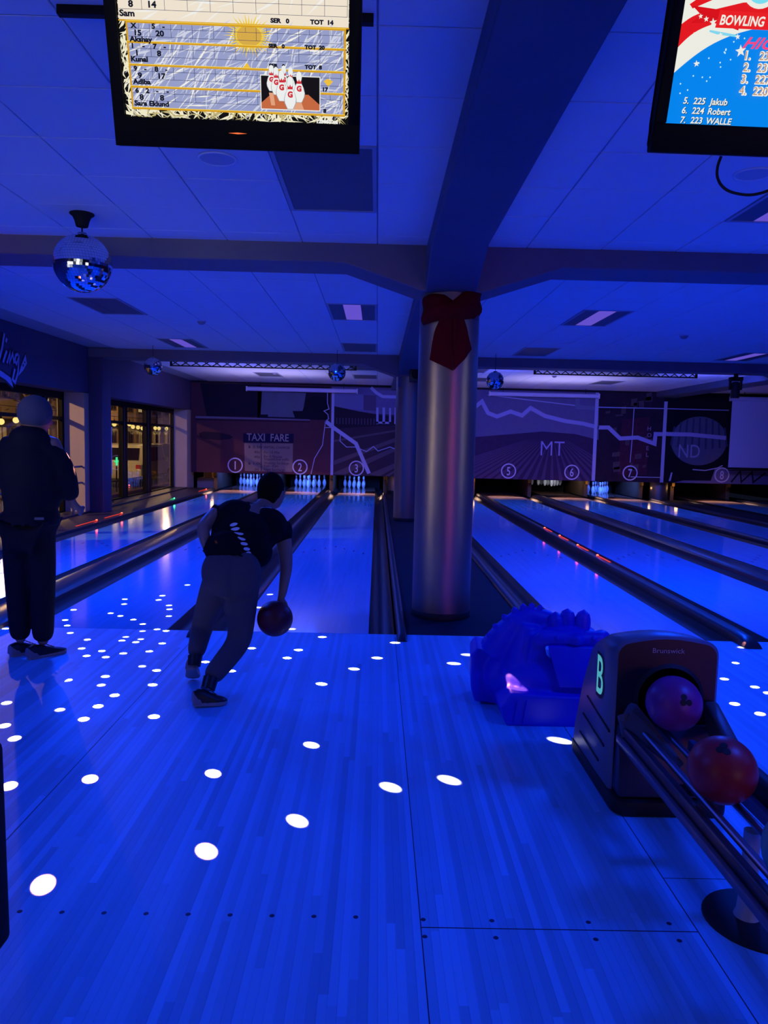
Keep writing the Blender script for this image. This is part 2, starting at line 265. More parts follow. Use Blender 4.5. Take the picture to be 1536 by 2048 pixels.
def dup(root, loc, label=None):
    r = root.copy(); COL.objects.link(r); r.location = loc
    if label: r['label'] = label
    for ch in list(root.children):
        c = ch.copy(); COL.objects.link(c); c.parent = r
        for g in ch.children:
            d = g.copy(); COL.objects.link(d); d.parent = c
    return r
_txt = {}
def text_geo(body, size, shear=0., bold=0., sx=1.):
    key = (body, size, shear, bold, sx)
    if key in _txt: return _txt[key]
    c = bpy.data.curves.new('t', 'FONT'); c.body = body; c.size = size; c.shear = shear; c.offset = bold; c.resolution_u = 3; c.fill_mode = 'FRONT'
    o = bpy.data.objects.new('t', c); COL.objects.link(o)
    dg = bpy.context.evaluated_depsgraph_get(); me = bpy.data.meshes.new_from_object(o.evaluated_get(dg))
    vs = [(v.co.x*sx, v.co.y) for v in me.vertices]; fs = [tuple(p.vertices) for p in me.polygons]
    bpy.data.objects.remove(o); bpy.data.curves.remove(c); bpy.data.meshes.remove(me)
    _txt[key] = (vs, fs)
    return vs, fs
def add_text(mb, body, size, fn, a, b, dep, shear=0., bold=0., sx=1., center=False, fit=None):
    vs, fs = text_geo(body, size, shear, bold, sx)
    if not vs: return
    x0 = min(v[0] for v in vs); x1 = max(v[0] for v in vs)
    k = (fit/(x1-x0)) if fit else 1.
    ox = (x0+x1)/2 if center else x0
    mb.add([fn(a+(x-ox)*k, b+y, dep) for x, y in vs], fs)
def poly2(mb, pts, fn, dep): mb.add([fn(a, b, dep) for a, b in pts], [tuple(range(len(pts)))])
def stroke(mb, pts, w, fn, dep, closed=False):
    """flat mitred line"""
    P = [Vector(p) for p in pts]; n = len(P); Lf = []; Rt = []
    for i in range(n):
        a = P[i-1] if (i > 0 or closed) else None; c = P[(i+1) % n] if (i < n-1 or closed) else None
        d1 = (P[i]-a).normalized() if a is not None else None; d2 = (c-P[i]).normalized() if c is not None else None
        d = (d1+d2) if d1 is not None and d2 is not None else (d1 or d2)
        d = d.normalized(); nrm = Vector((-d.y, d.x)); k = 1.
        if d1 is not None and d2 is not None: k = 1/max(.5, nrm.dot(Vector((-d1.y, d1.x))))
        Lf.append(P[i]+nrm*(w/2*k)); Rt.append(P[i]-nrm*(w/2*k))
    vs = [fn(p.x, p.y, dep) for p in Lf]+[fn(p.x, p.y, dep) for p in Rt]
    mb.add(vs, [(i, (i+1) % n, n+(i+1) % n, n+i) for i in range(n if closed else n-1)])
def ring(mb, c, r, w, fn, dep, n=28):
    stroke(mb, [(c[0]+r*math.cos(2*math.pi*i/n), c[1]+r*math.sin(2*math.pi*i/n)) for i in range(n)], w, fn, dep, True)
def disc2(mb, c, rx, ry, fn, dep, n=24): poly2(mb, [(c[0]+rx*math.cos(2*math.pi*i/n), c[1]+ry*math.sin(2*math.pi*i/n)) for i in range(n)], fn, dep)
def star2(mb, c, r, fn, dep, rot=0.):
    pts = []
    for i in range(10):
        t = math.pi/2+rot+i*math.pi/5; k = r if i % 2 == 0 else r*.42; pts.append((c[0]+k*math.cos(t), c[1]+k*math.sin(t)))
    for i in range(0, 10): mb.add([fn(*c, dep), fn(*pts[i], dep), fn(*pts[(i+1) % 10], dep)], [(0, 1, 2)])
def skinned(joints, edges, voxel=.012, extra=None, sub=2, root=None):
    """limbs grown along connected edges, fused with extra shapes into ONE remeshed surface (world coordinates)"""
    names = list(joints); me = bpy.data.meshes.new('s'); me.from_pydata([joints[k][0] for k in names], [(names.index(a), names.index(b)) for a, b in edges], [])
    o = bpy.data.objects.new('s', me); COL.objects.link(o)
    sk = o.modifiers.new('k', 'SKIN'); sk.use_smooth_shade = True
    for i, k in enumerate(names):
        r = joints[k][1]; r = r if isinstance(r, tuple) else (r, r)
        me.skin_vertices[0].data[i].radius = r; me.skin_vertices[0].data[i].use_root = (k == root) or (root is None and i == 0)
    ss = o.modifiers.new('u', 'SUBSURF'); ss.levels = sub; ss.render_levels = sub
    dg = bpy.context.evaluated_depsgraph_get(); m1 = bpy.data.meshes.new_from_object(o.evaluated_get(dg))
    bpy.data.objects.remove(o)
    bm = bmesh.new(); bm.from_mesh(m1)
    for e in (extra or []):
        em = e.mesh('e'); bm.from_mesh(em)
    m2 = bpy.data.meshes.new('s2'); bm.to_mesh(m2); bm.free()
    o = bpy.data.objects.new('s2', m2); COL.objects.link(o)
    rm = o.modifiers.new('r', 'REMESH'); rm.mode = 'VOXEL'; rm.voxel_size = voxel; rm.use_smooth_shade = True
    sm = o.modifiers.new('m', 'SMOOTH'); sm.factor = .5; sm.iterations = 3
    dg = bpy.context.evaluated_depsgraph_get(); m3 = bpy.data.meshes.new_from_object(o.evaluated_get(dg))
    bpy.data.objects.remove(o); m3.shade_smooth()
    return m3
def place(me, name, m, parent):
    off = OFF.get(parent, Vector((0, 0, 0)))
    me.transform(Matrix.Translation(-off)); me.materials.clear(); me.materials.append(m)
    o = link(name, me, None, parent); OFF[o] = off
    return o
# ================================================================== SETTING
H = 3.13
XL, XR, YB, YE = -4.34, 13.4, -10.0, 22.0
LANES = {1: (-3.391, -2.337), 2: (-1.59, -.536), 3: (0., 1.054), 4: (2.683, 3.737), 5: (4.28, 5.334), 6: (6.101, 7.155), 7: (7.70, 8.754), 8: (10.385, 11.439)}
MY = 16.5            # plane of the printed masking units
COLX, COLR = 1.685, .256

# approach floor: boards near the camera one by one, one slab with board-printed lacquer beyond
BX0, BW, NB = -.7946, .0274, 142
BX1 = BX0+BW*NB
SEAM_X = (1.2604, 2.1374)
fl = MB()
fl.box(XL-.5, BX0, YB, -.002, -.12, 0); fl.box(BX1, XR, YB, -.002, -.12, 0)
fl.box(BX0, BX1, -1.60, -.002, -.12, 0); fl.box(BX0, BX1, YB, -5.3, -.12, 0); fl.box(BX0, BX1, -5.3, -1.60, -.12, -.016)
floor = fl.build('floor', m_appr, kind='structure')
def board_mesh(y0, y1):
    return MB().box(.0001, BW-.0001, y0, y1, -.016, 0).mesh('floorboard', bevel=.00025, segs=1)
bm_full = board_mesh(-5.3, -1.601); bm_near = board_mesh(-5.3, -3.6735); bm_far = board_mesh(-3.6715, -1.601)
for me in (bm_full, bm_near, bm_far): me.materials.append(m_appr)
for i in range(NB):
    x = BX0+i*BW
    if SEAM_X[0]-.001 < x < SEAM_X[1]-.01:
        for me in (bm_near, bm_far):
            o = link('floorboard', me, None, floor); o.location.x = x
    else:
        o = link('floorboard', bm_full, None, floor); o.location.x = x
sm = MB()
for sx in SEAM_X+(-.267,): sm.box(sx-.0015, sx+.0015, -5.2, -.1, .0002, .0006)
sm.box(SEAM_X[0], SEAM_X[1], -3.6745, -3.6705, .0002, .0006); sm.box(SEAM_X[1], 3.6, -3.374, -3.371, .0002, .0006)
sm.build('floor_seam', mat('seam_dark', (.01, .015, .05), .7), floor)
dots = MB()
for k in range(-1, 8): dots.lathe([(0, .0009), (.008, .0008), (.0085, 0)], (.126+k*.134-.01, -3.625, 0), 10)
for x in (1.49, 1.80, 2.06, 1.27):
    for dy in (-.045, .04): dots.lathe([(0, .0009), (.008, .0008), (.0085, 0)], (x, -3.672+dy, 0), 10)
dots.build('floor_marker', mat('marker_dark', (.012, .02, .07), .5), floor, kind='stuff')

# lanes, pin decks, gutters, capping
def gutter_prof(mb, x0, x1, y0, y1, depth=.075):
    n = 8; pts = []
    for i in range(n+1):
        t = i/n; pts.append((x0+(x1-x0)*t, -depth*math.sin(math.pi*t)**.7-.004))
    for (a, za), (b, zb) in zip(pts, pts[1:]): mb.add([(a, y0, za), (b, y0, zb), (b, y1, zb), (a, y1, za)], [(0, 1, 2, 3)])
for n, (x0, x1) in LANES.items():
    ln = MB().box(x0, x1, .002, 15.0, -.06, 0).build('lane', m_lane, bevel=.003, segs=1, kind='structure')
    MB().box(x0, x1, 15.0, 16.15, -.06, 0).build('lane_end_light', m_strip, ln, bevel=.003, segs=1)  # pale stretch of lane standing for light spilling from the pinsetter
    MB().box(x0, x1, 16.15, 19.35, -.06, 0).build('pin_deck', m_deck, ln, bevel=.003, segs=1)
    ar = MB()
    for k in range(7):
        ax = (x0+x1)/2+(k-3)*.135; ay = 4.6-.2*abs(k-3)+.3; ar.add([(ax-.014, ay, .0006), (ax+.014, ay, .0006), (ax, ay+.15, .0006)], [(0, 1, 2)])
    ar.build('lane_arrow', mat('arrow_brown', (.06, .08, .3), .2), ln, kind='stuff')
base = MB().box(XL-.4, XR, 0, YE, -.26, -.14).build('floor', m_blackm, kind='structure')
GW = .205
def gutters(xa, xb):
    mb = MB(); gutter_prof(mb, xa, xb, .002, 18.9)
    mb.build('gutter', m_gut, smooth=True, kind='structure')
def capping(x0, x1, z, m, y0=-.22, name='division_capping', kind='structure'):
    """rounded capping rail between two gutters with a nose that drops to the approach"""
    mb = MB(); n = 10; sec = []
    for i in range(n+1):
        t = math.pi*i/n; sec.append(((x0+x1)/2-(x1-x0)/2*math.cos(t), math.sin(t)**.6))
    ys = [(y0, .12), (y0+.03, .55), (y0+.12, .9), (y0+.3, 1.), (16.0, 1.)]
    ring_ = []
    for y, k in ys:
        ring_.append([(a, y, .001+(z-.001)*h*k) for a, h in sec])
    for r0, r1 in zip(ring_, ring_[1:]):
        for i in range(n): mb.add([r0[i], r0[i+1], r1[i+1], r1[i]], [(0, 1, 2, 3)])
    mb.add(ring_[0], [tuple(range(n+1))])
    mb.box(x0, x1, .004, 16.0, -.12, .002)
    return mb.build(name, m, smooth=True, kind=kind)
order = sorted(LANES)
rails = {}
for a, b in zip(order, order[1:]):
    xa, xb = LANES[a][1], LANES[b][0]; gap = xb-xa
    if gap < 1.2:
        gutters(xa, xa+GW); gutters(xb-GW, xb)
        rails[(a, b)] = capping(xa+GW, xb-GW, .075 if gap > .6 else .085, m_cap if (a, b) in ((1, 2), (5, 6)) else m_cap2)
    else:
        gutters(xa, xa+GW); gutters(xb-GW, xb)
        r1 = capping(xa+GW+.015, xa+GW+.095, .05, m_cap2); rails[(a, b)] = r1
        if a == 3:
            capping(xb-GW-.10, xb-GW-.015, .03, m_cap2, y0=.004)
        MB().box(xa+GW+.095, xb-GW-.10, .002, 16.2, -.12, -.002).build('median_floor', m_side, kind='structure')
gutters(LANES[1][0]-GW, LANES[1][0])
ledge = MB().box(XL-.02, LANES[1][0]-GW, .002, 16.4, -.12, .045).build('ledge', m_ledge, bevel=.01, kind='structure')
gutters(LANES[8][1], LANES[8][1]+GW)
MB().box(LANES[8][1]+GW, XR, .002, 16.4, -.12, .045).build('ledge', m_ledge, kind='structure')
def led(rail, x, y, z, col, pw, streak=.0):
    mb = MB().sphere((x, y, z), .016, 10, 6, (1, 1.5, .7)); mb.build('rail_led_glow', emat('led_%d_%d' % (col[0]*9, col[1]*9), col, 9), rail)
    if streak:
        MB().box(x-.01, x+.01, y-streak, y, z-.008, z-.001).build('rail_led_glow', emat('ledglow_%d_%d' % (col[0]*9, col[1]*9), col, .7), rail)  # glowing strip paints the LED's glow streak along the rail
    point('rail_lamp', (x, y, z+.06), pw, col, .02)
for y, c in ((5.2, (.05, 1, .35)), (7.15, (1, .06, .03)), (8.45, (1, .06, .03)), (12.2, (.03, 1, .2)), (15.6, (1, .08, .05))):
    led(ledge, -3.68, y, .062, c, .25, .9 if c[0] > .5 else .35)
for y in (4.0, 5.0, 6.1, 7.2): led(rails[(4, 5)], 4.01, y, .094, (1, .07, .04), .12, .55)
for y in (2.9,): led(rails[(2, 3)], -.27, y, .092, (1, .07, .04), .10, .25)

# columns, beams
def column(y, zt=2.95, z0=0.):
    mb = MB().lathe([(COLR, z0), (COLR, zt)], (COLX, y, 0), 48)
    c = mb.build('column', m_steel, smooth=True, kind='structure')
    MB().lathe([(COLR+.004, z0), (COLR+.004, .05), (COLR, .055)], (COLX, y, 0), 48).build('column_base_shade', m_rubber, c, smooth=True)  # dark ring standing in for the shade at the column base
    MB().box(COLX-COLR+.03, COLX+COLR-.03, y-.2, y+.2, zt-.4, zt).build('column_head', m_beamblue, c)
    return c
column(.76); column(8.90); column(17.0, 3.1, -.1)
for y in (17.0,):
    c = MB().lathe([(.26, -.1), (.26, 3.1)], (9.56, y, 0), 40).build('column', m_steel, smooth=True, kind='structure')
def cross_beam(y0, y1, zb, x0, x1, cols):
    pts = [(x0, H), (x0, zb)]
    for c in cols: pts += [(c-.9, zb), (c-.26, zb-.21), (c+.26, zb-.21), (c+.9, zb)]
    pts += [(x1, zb), (x1, H)]
    mb = MB(); mb.prism(pts, lambda a, b, d: (a, y0+d, b), y1-y0)
    b = mb.build('beam', m_beam, bevel=.008, segs=1, kind='structure')
    return b
cross_beam(.50, .965, 2.97, XL, XR, (COLX, 9.45))
cross_beam(8.62, 9.10, 2.95, XL, XR, (COLX, 9.45))
def long_beam(x0, x1, y0, y1, zb):
    pts = [(y0, H), (y0, zb)]
    for c in (.76, 8.9):
        pts += [(c-.9, zb), (c-.24, zb-.22), (c+.24, zb-.22), (c+.9, zb)]
    pts += [(y1, zb), (y1, H)]
    mb = MB(); mb.prism(pts, lambda a, b, d: (x0+d, a, b), x1-x0)
    return mb.build('beam', m_beamblue, bevel=.008, segs=1, kind='structure')
long_beam(1.46, 1.88, YB, MY-.02, 2.975); long_beam(9.15, 9.75, YB, MY-.02, 2.96)

# ceiling: grid slab and hung tiles
MB().box(XL-.6, XR, YB, YE, H+.006, H+.1).build('ceiling', m_grid, kind='structure')
ceil = bpy.data.objects['ceiling']
TS = .6125
cx = [1.055+TS*k for k in range(-9, 20)]; cy = [.245+TS*k for k in range(-8, 27)]
LIGHTS = [(0.4425, -1.594), (.4425, 3.306), (.4425, 6.98), (-2.62, 3.306), (-2.62, 6.98), (3.505, 3.306), (3.505, 6.98), (3.505, -1.594), (7.18, 6.98), (.4425, 10.655), (-2.007, 13.1), (.4425, 13.1), (2.89, 10.655), (3.505, 13.105), (6.568, 10.655), (6.568, 13.1), (-2.62, -1.594-4.9)]
def in_light(x, y):
    return any(lx-.05 < x+.3 < lx+.66 and ly-.05 < y+.3 < ly+1.25 for lx, ly in LIGHTS)
tile = MB().box(.004, TS-.004, .004, TS-.004, H-.006, H+.01).mesh('ceiling_tile', bevel=.0025, segs=1); tile.materials.append(m_ceil)
cells = [(x, y) for x in cx for y in cy if XL-.1 < x < XR-.6 and -5 < y < MY and not in_light(x, y)]
cells = [c for c in cells if not (1.40 < c[0]+.3 < 1.95) or True]
cells.sort(key=lambda c: (c[1]+6)**2+(c[0]-1)**2*.6)
vis = [c for c in cells if abs(c[0]+.3-1.09) < .62*(c[1]+6.6)+.5 and c[1] > -3.4]
for x, y in vis[:300]:
    o = link('ceiling_tile', tile, None, ceil); o.location = (x, y, R_.uniform(-.001, .001))
rest = MB()
tv = [tuple(v.co) for v in tile.vertices]; tf = [tuple(p.vertices) for p in tile.polygons]
done = set(vis[:300])
for x, y in cells:
    if (x, y) in done: continue
    rest.add([(a+x, b+y, c) for a, b, c in tv], tf)
rest.build('ceiling_tile', m_ceil, ceil, kind='stuff')

# ceiling lights (switched-off troffers, some with a violet tube)
def troffer(x, y, lit, label, grp):
    t = thing('ceiling_light', label, 'ceiling light', (x, y, H), grp)
    fr = MB(); w, l = TS, TS*2
    for a in ((.006, .03, .006, l-.006), (w-.03, w-.006, .006, l-.006), (.03, w-.03, .006, .03), (.03, w-.03, l-.03, l-.006)): fr.box(x+a[0], x+a[1], y+a[2], y+a[3], H-.012, H+.02)
    fr.build('light_frame', m_grid, t)
    MB().box(x+.03, x+.20, y+.03, y+l-.03, H-.006, H+.02).build('louvre_panel', m_louver, t)
    MB().box(x+w-.20, x+w-.03, y+.03, y+l-.03, H-.006, H+.02).build('louvre_panel', m_louver, t)
    if lit:
        MB().box(x+.20, x+w-.20, y+.03, y+l-.03, H-.004, H+.02).build('tube_cover', emat('violet_tube', (.16, .10, .75), .75), t)
    else:
        MB().box(x+.20, x+w-.20, y+.03, y+l-.03, H-.004, H+.02).build('tube_cover', m_louver, t)
LBL = {0: 'unlit grey ceiling light directly behind the left hanging screen', 1: 'violet-lit ceiling light left of the bow column, just past first cross beam', 2: 'dark ceiling light left of the column, before second cross beam',
       3: 'dark ceiling light just below the large mirror ball', 4: 'faintly violet ceiling light before the second beam, near left windows', 5: 'violet-lit ceiling light right of the red bow', 6: 'dark ceiling light right of the column before second beam',
       7: 'purple-lit ceiling light cut by right edge, below right screen', 8: 'violet ceiling light at far right above the second beam', 9: 'grey ceiling light beyond second beam beside the rear column', 10: 'grey ceiling light above the taxi mural',
       11: 'small far ceiling light nearest the back wall left of columns', 12: 'grey ceiling light behind the right small mirror ball', 13: 'far ceiling light above the field mural', 14: 'far ceiling light above the right lattice truss', 15: 'far ceiling light by the back wall above the dark street mural', 16: 'unlit ceiling light behind the viewer at left'}
for i, (x, y) in enumerate(LIGHTS[:16]): troffer(x, y, i in (1, 4, 5, 7, 8), LBL[i], 'recessed ceiling lights')

# walls
MB().box(XL-.02, XL, YB, 4.3, 0, H).build('wall_left', m_wall, kind='structure')
wl = bpy.data.objects['wall_left']
MB().box(XL-.5, XL, 4.3, MY+.2, 2.28, H+.05).build('wall_left', m_wall, kind='structure')
MB().box(XL-.5, XL, 4.3, MY+.2, -.12, .04).build('wall_left', m_ledge, kind='structure')
def pier(y0, y1):
    MB().box(XL-.5, XL, y0, y1, .0, 2.3).build('wall_left', m_beige, kind='structure')
pier(8.40, 9.1); pier(16.1, 16.9); pier(3.9, 4.6)
MB().box(XL, XL+.26, 8.62, 9.08, .04, 2.96).build('column', m_wall, kind='structure', bevel=.006)
MB().box(XR, XR+.1, YB, YE, 0, H).build('wall_right', m_wall, kind='structure')
MB().box(XL-.6, XR, YB-.1, YB, 0, H).build('wall_back', m_wall, kind='structure')
MB().box(XL-.6, XR, YE, YE+.1, -.2, H).build('wall_front', m_blackm, kind='structure')
MB().box(XL-.6, XL-.5, MY+.2, YE, -.2, H).build('wall_left', m_blackm, kind='structure')

# windows of the left wall
WX = XL-.42
def window(idx, y0, y1, mulls):
    w = MB()
    for ya, yb in ((y0, y0+.09), (y1-.09, y1)): w.box(WX-.03, WX+.05, ya, yb, .04, 2.28)
    w.box(WX-.03, WX+.05, y0, y1, .04, .10); w.box(WX-.03, WX+.05, y0, y1, 2.16, 2.28)
    wo = w.build('window_%d' % idx, m_frame, kind='structure')
    for ya, yb in mulls:
        MB().box(WX-.04, WX+.06, ya, yb, .10, 2.16).build('mullion', m_frame, wo)
        MB().box(WX+.06, WX+.066, (ya+yb)/2-.06, (ya+yb)/2-.045, .10, 2.16).build('mullion_edge', m_guard, wo)
    MB().box(WX-.03, WX+.05, y0+.09, y1-.09, 1.77, 1.83).build('transom', m_frame, wo)
    ed = [y0+.09]+[v for m_ in mulls for v in m_]+[y1-.09]
    for a, b in zip(ed[::2], ed[1::2]):
        MB().box(WX, WX+.006, a, b, .10, 1.77).build('pane', m_glass, wo); MB().box(WX, WX+.006, a, b, 1.83, 2.16).build('pane', m_glass, wo)
window(1, 4.6, 8.40, ((5.3, 5.45), (7.55, 7.68)))
window(2, 9.1, 16.1, ((11.65, 11.98), (13.45, 13.85)))
sill = MB().box(WX+.05, XL+.02, 4.6, 16.1, .04, .075).build('window_sill', m_ledge, bevel=.008, kind='structure')
bar = MB()
for z in (.62, .92): bar.tube((XL-.06, 4.6, z), (XL-.06, 8.62, z), .018, n=8)
for y in (5.2, 6.6, 8.0): bar.tube((XL-.06, y, .07), (XL-.06, y, .92), .016, n=8)
tr = thing('guard_railing', 'low dark rail in front of the near left window', 'railing', (XL-.06, 6.6, .06))
bar.build('rail_bars', m_beam, tr, smooth=True)
bn = thing('window_banner', 'upright lavender panel hanging inside the window right of the pillar', 'banner', (XL-.30, 10.53, .075))
MB().box(XL-.31, XL-.29, 10.35, 10.72, .66, 1.65).build('panel', m_screen, bn, bevel=.003); MB().box(XL-.315, XL-.285, 10.33, 10.74, 1.65, 1.68).build('top_rail', m_white, bn); MB().box(XL-.312, XL-.288, 10.52, 10.55, .08, .66).build('stand_post', m_frame, bn)
MB().box(XL-.36, XL-.24, 10.4, 10.67, .075, .09).build('stand_foot', m_frame, bn)
# ================================================================== MASKING UNITS (printed mural)
MU = DATA['mural']
def FM(a, b, d): return (a, MY-d, b)
def mm(name, col, rough=.8, **k): return mat('print_'+name, col, rough, spec=.08, **k)
P_WHITE = mm('white', (.62, .62, .78)); P_DARK = mm('dark', (.018, .014, .03)); P_LINE = mm('line', (.50, .50, .70))
xA0, xA1, xC1, xD1 = XL+.02, -.26, 7.48, 9.40
ZB = lambda x: .49
def panel(name, label, x0, x1, m, z0=.49, z1=3.08):
    t = thing(name, label, 'mural', ((x0+x1)/2, MY, z0))
    MB().box(x0, x1, MY, MY+.06, z0, z1).build('printed_panel', m, t, bevel=.004, segs=1)
    MB().box(x0, x1, MY+.005, MY+.05, z1, H+.004).build('hanger', m_blackm, t)
    return t
def prints(t, name, items, m, d):
    mb = MB()
    for it in items: it(mb, d)
    return mb.build(name, m, t, **({'kind': 'stuff'} if name in ('print_lit_window', 'print_lettering', 'print_furrow', 'print_fence') else {}))
PL = lambda pts: (lambda mb, d: poly2(mb, pts, FM, d))
ST = lambda pts, w, cl=False: (lambda mb, d: stroke(mb, pts, w, FM, d, cl))
TX = lambda s, size, a, b, **k: (lambda mb, d: add_text(mb, s, size, FM, a, b, d, **k))
RG = lambda c, r, w: (lambda mb, d: ring(mb, c, r, w, FM, d))
def number(t, n):
    c = MU['nums'][str(n)]
    prints(t, 'lane_number', [RG(c, .205, .035), TX(str(n), .34, c[0], c[1]-.12, bold=.004, sx=.72, center=True)], P_WHITE, .010)
tA = panel('mural_panel', 'printed panel of a taxi door with TAXI FARE board above lanes 1 and 2', xA0, xA1, mm('taxi_red', (.10, .035, .05), var=.35, vscale=.8))
prints(tA, 'print_car_window', [PL(MU['carwin']), PL([(-2.4, 3.04), (-2.4, 2.1), (xA1-.05, 2.08), (xA1-.05, 3.04)])], P_DARK, .002)
prints(tA, 'print_glass', [PL(MU['glass'])], mm('glass', (.13, .14, .20), var=.2, vscale=2), .004)
prints(tA, 'print_driver', [PL(MU['driver'])], mm('driver', (.012, .010, .02)), .006)
prints(tA, 'print_mirror', [PL(MU['dash'])], mm('driver', (.012, .010, .02)), .006)
prints(tA, 'print_trim', [PL(MU['trim'])], mm('trim', (.20, .18, .25)), .006)
prints(tA, 'print_trim', [PL(MU['trim2'])], P_DARK, .007)
prints(tA, 'print_door_handle', [PL(MU['handle'])], mm('handle', (.025, .015, .03)), .004)
prints(tA, 'print_fare_header', [PL(MU['taxi'])], mm('fare_navy', (.012, .012, .045)), .004)
prints(tA, 'print_fare_board', [PL(MU['fare'])], mm('fare_pale', (.24, .17, .16), var=.1), .004)
tx = MU['taxi'][3]; tw = MU['taxi'][2][0]-tx[0]
prints(tA, 'print_lettering', [TX('TAXI  FARE', .30, tx[0]+.10, tx[1]+.06, fit=tw-.24, bold=.004)], mm('letter_pale', (.34, .28, .27)), .008)
fx, fz = MU['fare'][3]; fw_ = MU['fare'][2][0]-fx; fh = MU['fare'][0][1]-fz
L_ = [('$ 2.50', .05, .90, .46), ('INITIAL CHARGE', .40, .90, .86), ('40¢', .18, .72, .2), ('Per 1/5 Mile', .40, .72, .52), ('40¢', .18, .55, .2), ('Per X Minutes', .40, .57, .6), ('Stopped/slow traffic', .40, .48, .84), ('$ 1.00', .05, .31, .46), ('Weekday Surcharge', .40, .34, .84), ('4 pm - 8 pm', .40, .24, .48), ('.50', .18, .10, .16), ('Night Surcharge', .40, .10, .7)]
prints(tA, 'print_lettering', [ST(MU['fareline'][:2][:1]+[MU['fareline'][3]], .02)]+[TX(s, .10, fx+a*fw_*.95+.03, fz+b*fh-.06, fit=min((c-(0 if a > .3 else 0))*fw_*.62, .9)) for s, a, b, c in L_], mm('letter_dark', (.03, .015, .03)), .008)
prints(tA, 'print_map_line', [ST(MU['thinA'], .022), ST(MU['thin1b'], .022)], P_LINE, .009)
number(tA, 1); number(tA, 2)
tB = panel('mural_panel', 'printed panel of railway tracks beneath letters, above lanes 3 and 4', xA1, 3.7, mm('tracks', (.055, .035, .055), var=.3, vscale=1.2))
prints(tB, 'print_sky', [PL([(xA1, 3.05), (3.7, 3.05), (3.7, 2.2), (1.0, 2.3), (xA1, 2.46)])], mm('sky_b', (.17, .15, .30), var=.15), .002)
prints(tB, 'print_building', [PL(MU['buildB2'])], mm('bld_b', (.12, .09, .17)), .004)
prints(tB, 'print_building', [PL(MU['buildB'])], mm('bld_b2', (.19, .19, .36)), .004)
prints(tB, 'print_platform', [PL(MU['platB'])], mm('plat', (.028, .02, .035)), .004)
prints(tB, 'print_fence', [ST([(x, 1.98), (x, 2.16)], .03) for x in [-.1+.09*k for k in range(14)]], mm('fence', (.09, .07, .11)), .005)
prints(tB, 'print_track', [PL(q) for q in MU['trackB']], mm('track', (.12, .09, .11)), .005)
prints(tB, 'print_letters', [PL(q) for q in MU['W']]+[ST(MU['B_arch'], .09)], mm('letter_lav', (.42, .42, .66)), .006)
prints(tB, 'print_map_line', [ST(MU['thin2'], .022)], P_LINE, .008)
prints(tB, 'print_map_line', [ST(MU['thick1'], .11)], P_LINE, .009)
prints(tB, 'print_edge_stripe', [ST([(xA1+.04, 3.0), (xA1+.04, .495)], .08)], P_LINE, .010)
number(tB, 3); number(tB, 4)
tC = panel('mural_panel', 'printed panel of a ploughed field lettered MT, above lanes 5 and 6', 3.7, xC1, mm('field', (.055, .03, .085), var=.2))
prints(tC, 'print_sky', [PL([(3.7, 3.06), (xC1, 3.06)]+[q for q in MU['skyC'] if q[0] < xC1+.1 and q[0] > 3.6 and q[1] < 2.6]+[(3.7, 1.68)])], mm('sky_c', (.16, .14, .27), var=.12), .002)
vx, vz = MU['furrowVP'][0]
fr = []
for k in range(-15, 10):
    bx = vx+k*.27+.05; sx = vx+(bx-vx)*.15; sz = 1.70
    a = [(sx, sz), (bx-.05*(1+abs(k)*.12), .495), (bx+.05*(1+abs(k)*.12), .495)]
    # clip to the panel
    def clip(p, q):
        x = min(max(q[0], 3.71), xC1-.01)
        t = (x-p[0])/(q[0]-p[0]) if q[0] != p[0] else 1
        return (x, p[1]+(q[1]-p[1])*min(1, t))
    fr.append(PL([a[0], clip(a[0], a[1]), clip(a[0], a[2])]))
prints(tC, 'print_furrow', fr, mm('furrow', (.10, .06, .14)), .004)
m0 = MU['MT'][0]; prints(tC, 'print_letters', [TX('MT', .62, m0[0], m0[1], fit=MU['MT'][1][0]-m0[0], bold=-.006)], mm('mt', (.45, .40, .68)), .008)
prints(tC, 'print_map_line', [ST([q for q in MU['thinC'] if 3.71 < q[0] < xC1]+[], .026)], P_LINE, .007)
prints(tC, 'print_map_line', [ST([q for q in MU['thickC'] if 3.71 < q[0] < xC1+.05], .115)], mm('map_lav', (.40, .38, .66)), .009)
prints(tC, 'print_bracket', [ST(MU['brC'], .12)], mm('brk', (.18, .20, .32)), .006)
prints(tC, 'print_edge_stripe', [ST([(xC1-.04, 3.06), (xC1-.04, .495)], .10)], P_LINE, .010)
number(tC, 5); number(tC, 6)
tD = panel('mural_panel', 'dark printed panel of a night street with HOTEL sign, above lane 7', xC1, xD1, mm('night_street', (.030, .018, .035), var=.5, vscale=2.5))
rr = random.Random(3)
prints(tD, 'print_lit_window', [PL([(x, z), (x+w, z+.02), (x+w, z+h), (x, z+h-.03)]) for x, z, w, h in [(rr.uniform(xC1+.1, xD1-.35), rr.uniform(.7, 2.9), rr.uniform(.07, .22), rr.uniform(.06, .25)) for _ in range(22)]], mm('win', (.10, .065, .08), var=.4), .003)
prints(tD, 'print_red_glow', [PL([(8.15, .7), (9.0, .7), (9.0, 2.4), (8.2, 2.3)])], mm('redglow', (.07, .018, .04), var=.4), .002)
hx = MU['hotel'][0][0]
prints(tD, 'print_hotel_sign', [TX(ch, .17, hx-.06, 2.0-k*.19, bold=.002) for k, ch in enumerate('HOTEL')], mm('hotel', (.30, .20, .32)), .005)
prints(tD, 'print_map_line', [ST([(q[0], q[1]) for q in MU['thinD']], .022), ST([(xC1, 2.64), (xD1, 2.645)], .026), ST([(MU['nums']['7'][0]+.02, .64), (xD1, .64)], .022)], P_LINE, .007)
tk = [q for q in MU['thickC'] if xC1 < q[0] < xD1]
